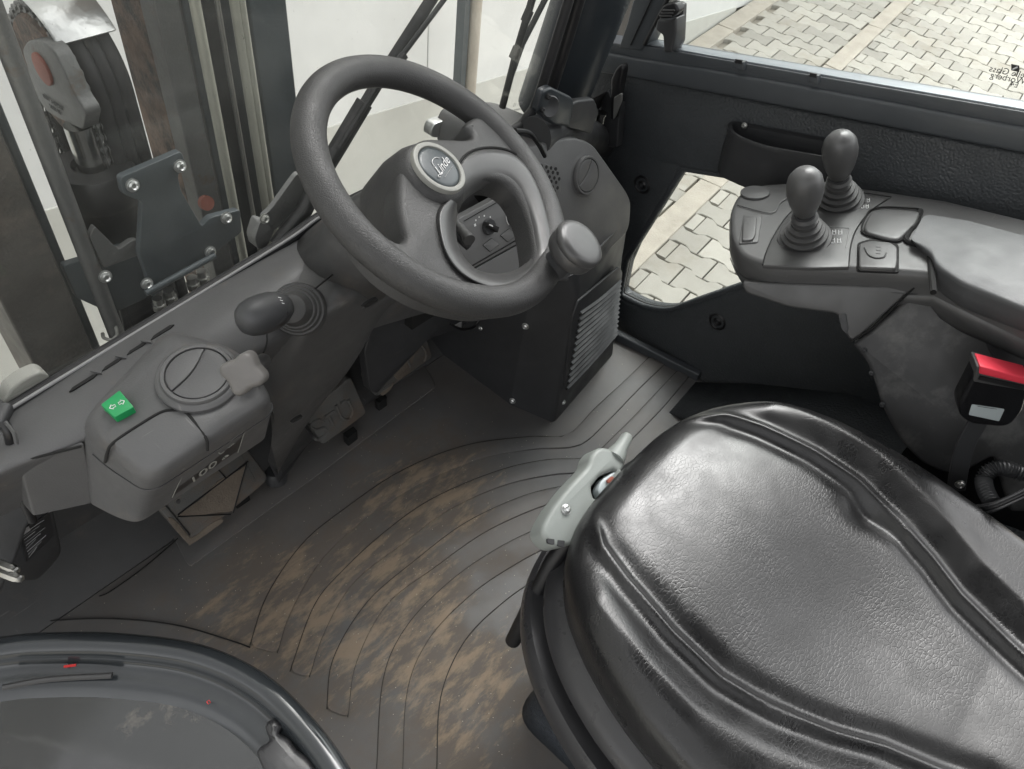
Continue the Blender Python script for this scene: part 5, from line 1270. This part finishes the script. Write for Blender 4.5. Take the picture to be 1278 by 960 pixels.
#@@SEAT
# ------------------------------------------------------------------ seat
st = thing('driver_seat', 'glossy black leather driver seat with piped side bolsters', 'seat', (.68, 0, .1))
SXC = .675
def s_of(y):
    ys = [-.6, -.42, -.30, -.26, -.2, -.15, -.08, -.02, .05, .13, .18, .22, .26]
    ss = [.085, .085, .09, .105, .125, .152, .180, .193, .189, .172, .155, .12, .06]
    return np.interp(y, ys, ss)
def seat_h(x, y):
    s = s_of(y); d = abs(x-SXC); side = 1 if x > SXC else -1
    z = .490+.010*math.exp(-((y-.10)/.13)**2)
    z -= .016*math.exp(-((y+.12)/.14)**2)*math.exp(-((x-SXC)/.14)**2)
    z += .05*max(0, (-y-.26)/.3)**1.3
    q = d-s
    z += .0085*math.exp(-((q-.003)/.0085)**2)*min(1, max(0, (.235-y)/.05))          # piping ridge
    z -= .0055*math.exp(-((q+.014)/.014)**2)*min(1, max(0, (.22-y)/.06))            # crease inside
    z -= .0022*math.exp(-((q-.022)/.012)**2)*min(1, max(0, (.22-y)/.06))             # crease outside
    if q > 0: z += .018*min(1, q/.06)*math.sin(min(1, q/.09)*math.pi*.62)*min(1, max(0, (.24-y)/.1))
    z -= .014*math.exp(-(((x-.838)/.024)**2+((y+.055)/.03)**2))                    # dimple by the right piping
    return z
def outline(t):
    a, b = .292, .345; y0 = -.10
    e = 3.2
    c, s_ = math.cos(t), math.sin(t)
    x = a*abs(c)**(2/e)*(1 if c > 0 else -1); y = b*abs(s_)**(2/e)*(1 if s_ > 0 else -1)
    w_ = 1-.10*max(0, (y0+y-.02)/.23)**1.5
    w_ *= 1+.05*math.exp(-((y0+y+.08)/.12)**2)
    return np.array([SXC+x*w_, y0+y])
NA, NR = 260, 90
ol = [outline(2*math.pi*i/NA) for i in range(NA)]
cx = np.array([SXC, -.08])
rings = []
for j in range(1, NR+1):
    t = (j/NR)**.85; q = []
    for o_ in ol:
        p = cx+(o_-cx)*t; dist = np.linalg.norm(o_-p)
        z = seat_h(p[0], p[1])
        e = .05
        if dist < e: k = 1-dist/e; z -= .040*(1-math.sqrt(max(0, 1-k*k)))
        q.append((p[0], p[1], z))
    rings.append(np.array(q))
last = rings[-1]; cz = last.copy()
for dz, off in ((.012, .000), (.035, -.001), (.06, -.006), (.085, -.02), (.095, -.04)):
    q = last.copy(); 
    for i in range(NA):
        d = unit(ol[i]-cx); q[i, 0] += d[0]*off; q[i, 1] += d[1]*off; q[i, 2] -= dz
    rings.append(q)
v, f = loft_g(rings, cap0=False, cap1=True)
v = np.vstack([v, [[cx[0], cx[1], seat_h(*cx)]]]); nv = len(v)-1
f += [(nv, i, (i+1) % NA) for i in range(NA)]
mob('cushion', v, f, M['leather'], st, ang=180)
# pan and tray under the cushion
def sring(pts, r=.02): return rnd(Vs(pts), r, 6)
def orng(grow, z, yo=0.0, r=None):
    q = []
    for o_ in ol:
        d = unit(o_-cx); q.append((o_[0]+d[0]*grow, o_[1]+d[1]*grow+yo, z))
    return np.array(q)
loft('seat_pan', [orng(-.03, .40), orng(-.004, .385, .005), orng(.008, .375, .008), orng(.010, .36, .008), orng(-.03, .33)], M['tray'], st, ang=60)
loft('seat_tray', [orng(-.05, .31), orng(.0, .335, .012), orng(.020, .338, .014), orng(.026, .330, .016), orng(.028, .30, .018), orng(.022, .275, .014), orng(.0, .262), orng(-.08, .26)][::-1], M['tray'], st, ang=50)
bel = [rnd([(.47, .20, z), (.90, .20, z), (.90, -.45, z), (.47, -.45, z)], .05, 5)+0 for z in (.27,)]
def brect(g, z): return rnd([(.475-g, .17+g, z), (.92+g, .17+g, z), (.92+g, -.45, z), (.475-g, -.45, z)], .05, 6)
loft('suspension_bellows', [brect(0, .265), brect(.012, .22), brect(0, .18), brect(.014, .13), brect(.0, .09), brect(.02, .04), brect(.03, .002)], M['bellows'], st, ang=180)
# screws moulded on the tray side
for p in ((748,923),(756,932),(770,946)):
    c = V(*p, x=.385); 
    lathe('tray_hole', [(.010, 0), (.0085, .0015), (.006, .001), (.0001, .0005)], c, (-1, 0, .3), M['tray'], st, seg=20)
# light grey release handle
hn = thing('parking_brake_lever', 'light grey release handle with screw standing at the seat front corner', 'lever', V(700, 660, z=.4))
HN = plane3(V(690, 680, z=.455), V(785, 545, z=.47), V(760, 620, z=.45))
def hp_(px, py, h=0): return V(px, py, pl=HN, h=h)
body = [(676,668),(678,655),(690,633),(712,605),(736,580),(738,568),(748,557),(766,560),(783,575),(778,588),(768,598),(742,648),(722,672),(716,680),(692,684)]
hole_ = [(739,608),(750,594),(768,586),(772,592),(768,604),(748,622),(742,622)]
plate('handle_body', rnd([hp_(*p) for p in body], .010, 5), .034, M['grey'], hn, b=.007, holes=[rnd([hp_(*p) for p in hole_], .004, 3)], n=HN[1])
tip0, tip1 = hp_(766, 573, -.010), hp_(784, 543, -.010); L_ = np.linalg.norm(tip1-tip0)
lathe('tip', [(.016, 0), (.014, L_*.25), (.0105, L_*.5), (.009, L_*.9), (.007, L_*.98), (.0001, L_)], tip0, tip1-tip0, M['grey'], hn, seg=28, ang=60)
plate('trigger', rnd([hp_(*p, -.004) for p in [(746,612),(752,598),(768,588),(776,594),(768,606),(752,622)]], .006, 4), .016, M['label'], hn, b=.003)
plate('trigger_mark', rnd([hp_(*p, .0005) for p in [(757,600),(764,594),(767,597),(761,604)]], .002, 3), .003, M['redcap'], hn, b=.0005)
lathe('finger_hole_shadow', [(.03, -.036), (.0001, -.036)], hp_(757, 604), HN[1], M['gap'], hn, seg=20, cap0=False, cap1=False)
screw(hn, hp_(706, 636, .0), HN[1], .0062, M['sheet'])
for q in ([(683,672),(692,673),(692,680),(684,678)], [(696,674),(705,675),(704,683),(696,681)]):
    plate('socket', rnd([hp_(*p, .0006) for p in q], .001, 2), .004, M['dark'], hn, n=HN[1])
tube('lever_stem', [hp_(712, 672, -.03), V(690, 700, z=.38), V(660, 760, z=.30), V(640, 800, z=.2)], .012, M['gap'], hn, seg=14)
# seat belt buckle
bk_ = thing('belt_buckle', 'black seat belt buckle with red release on a stiff strap', 'seat belt buckle', V(1200, 600, x=1.0))
BK = plane3(V(1203, 515, x=1.00), V(1278, 540, x=1.04), V(1222, 462, x=1.00))
def bkp(px, py, h=0): return V(px, py, pl=BK, h=h)
plate('buckle_case', rnd([bkp(*p) for p in [(1219,461),(1285,480),(1284,486),(1276,515),(1262,531),(1250,534),(1212,530),(1198,520),(1196,505),(1206,486)]], .008, 4), .030, mat('gloss_case', (.008, .008, .009), .22), bk_, b=.005)
plate('buckle_top', rnd([bkp(*p, .003) for p in [(1219,457),(1285,476),(1283,489),(1215,477)]], .003, 3), .034, M['boot'], bk_, b=.002)
plate('release_button', rnd([bkp(*p, .005) for p in [(1223,457),(1285,473),(1285,482),(1222,467)]], .002, 3), .030, M['red'], bk_, b=.002)
plate('tongue_slot', [bkp(*p, .0055) for p in [(1223,470),(1278,482),(1277,487),(1221,474)]], .003, M['gap'], bk_)
plate('maker_label', rnd([bkp(*p, .001) for p in [(1213,505),(1254,511),(1247,526),(1209,518)]], .002, 3), .001, M['label'], bk_, b=.0003)
for k in range(2): tube('label_print', [bkp(1220+k*10, 507+k*1.7, .0014), bkp(1232+k*12, 509+k*1.7, .0014)], .0005, M['darklabel'], bk_, seg=4)
st0 = [bkp(*p, -.012) for p in [(1218,524),(1226,524),(1206,560),(1196,600)]]
P = cat([bkp(1222, 524, -.015), bkp(1206, 553, -.015), bkp(1198, 582, -.02), bkp(1193, 612, -.03)], 5)
rg = []
for i, p in enumerate(P):
    t = unit(np.gradient(P, axis=0)[i]); s_ = unit(np.cross(t, BK[1])); wd = .013
    rg.append(np.array([p+s_*wd+BK[1]*.003, p-s_*wd+BK[1]*.003, p-s_*wd-BK[1]*.003, p+s_*wd-BK[1]*.003]))
loft('strap', rg, M['dark'], bk_, bev=.002, seg=2)
screw(bk_, bkp(1198, 604, -.015), BK[1], .006, M['zinc'])
# corrugated hose and cables behind the seat side
ch = thing('corrugated_hose', 'black ribbed cable hose curving beside the seat', 'hose', V(1240, 610, x=1.02))
P = cat([V(1238,628,x=.98), V(1230,612,x=1.0), V(1228,598,x=1.02), V(1236,587,x=1.03), V(1252,584,x=1.04), V(1272,590,x=1.05), V(1310,605,x=1.05)], 14)
rad = [.0105+(.0018 if i % 3 == 0 else -.0012) for i in range(len(P))]
tube('hose_tube', P, rad, M['dark'], ch, seg=14, ang=30)
wr = thing('cable_bundle', 'thin black cables running behind the seat edge', 'cable', V(1250, 635, x=1.0))
for k in range(3): tube('cable', cat([V(1205, 633+3*k, x=.97), V(1235, 630+4*k, x=.97), V(1265, 618+4*k, x=.98), V(1300, 600+5*k, x=1.0)], 6), .003, M['gap' if k % 2 else 'tray'], wr, seg=8)
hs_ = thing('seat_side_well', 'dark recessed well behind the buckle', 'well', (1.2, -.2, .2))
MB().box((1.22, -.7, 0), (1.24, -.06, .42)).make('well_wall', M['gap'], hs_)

# ------------------------------------------------------------------ lettering to plain meshes
bpy.context.view_layer.update(); dg = bpy.context.evaluated_depsgraph_get()
for o in [o for o in S.objects if o.type == 'FONT']:
    me = bpy.data.meshes.new_from_object(o.evaluated_get(dg)); nm = o.name.split('.')[0]
    n_o = bpy.data.objects.new(nm, me); COL.objects.link(n_o); n_o.parent = o.parent; n_o.matrix_parent_inverse = o.matrix_parent_inverse.copy()
    n_o.matrix_basis = o.matrix_basis.copy(); bpy.data.objects.remove(o)
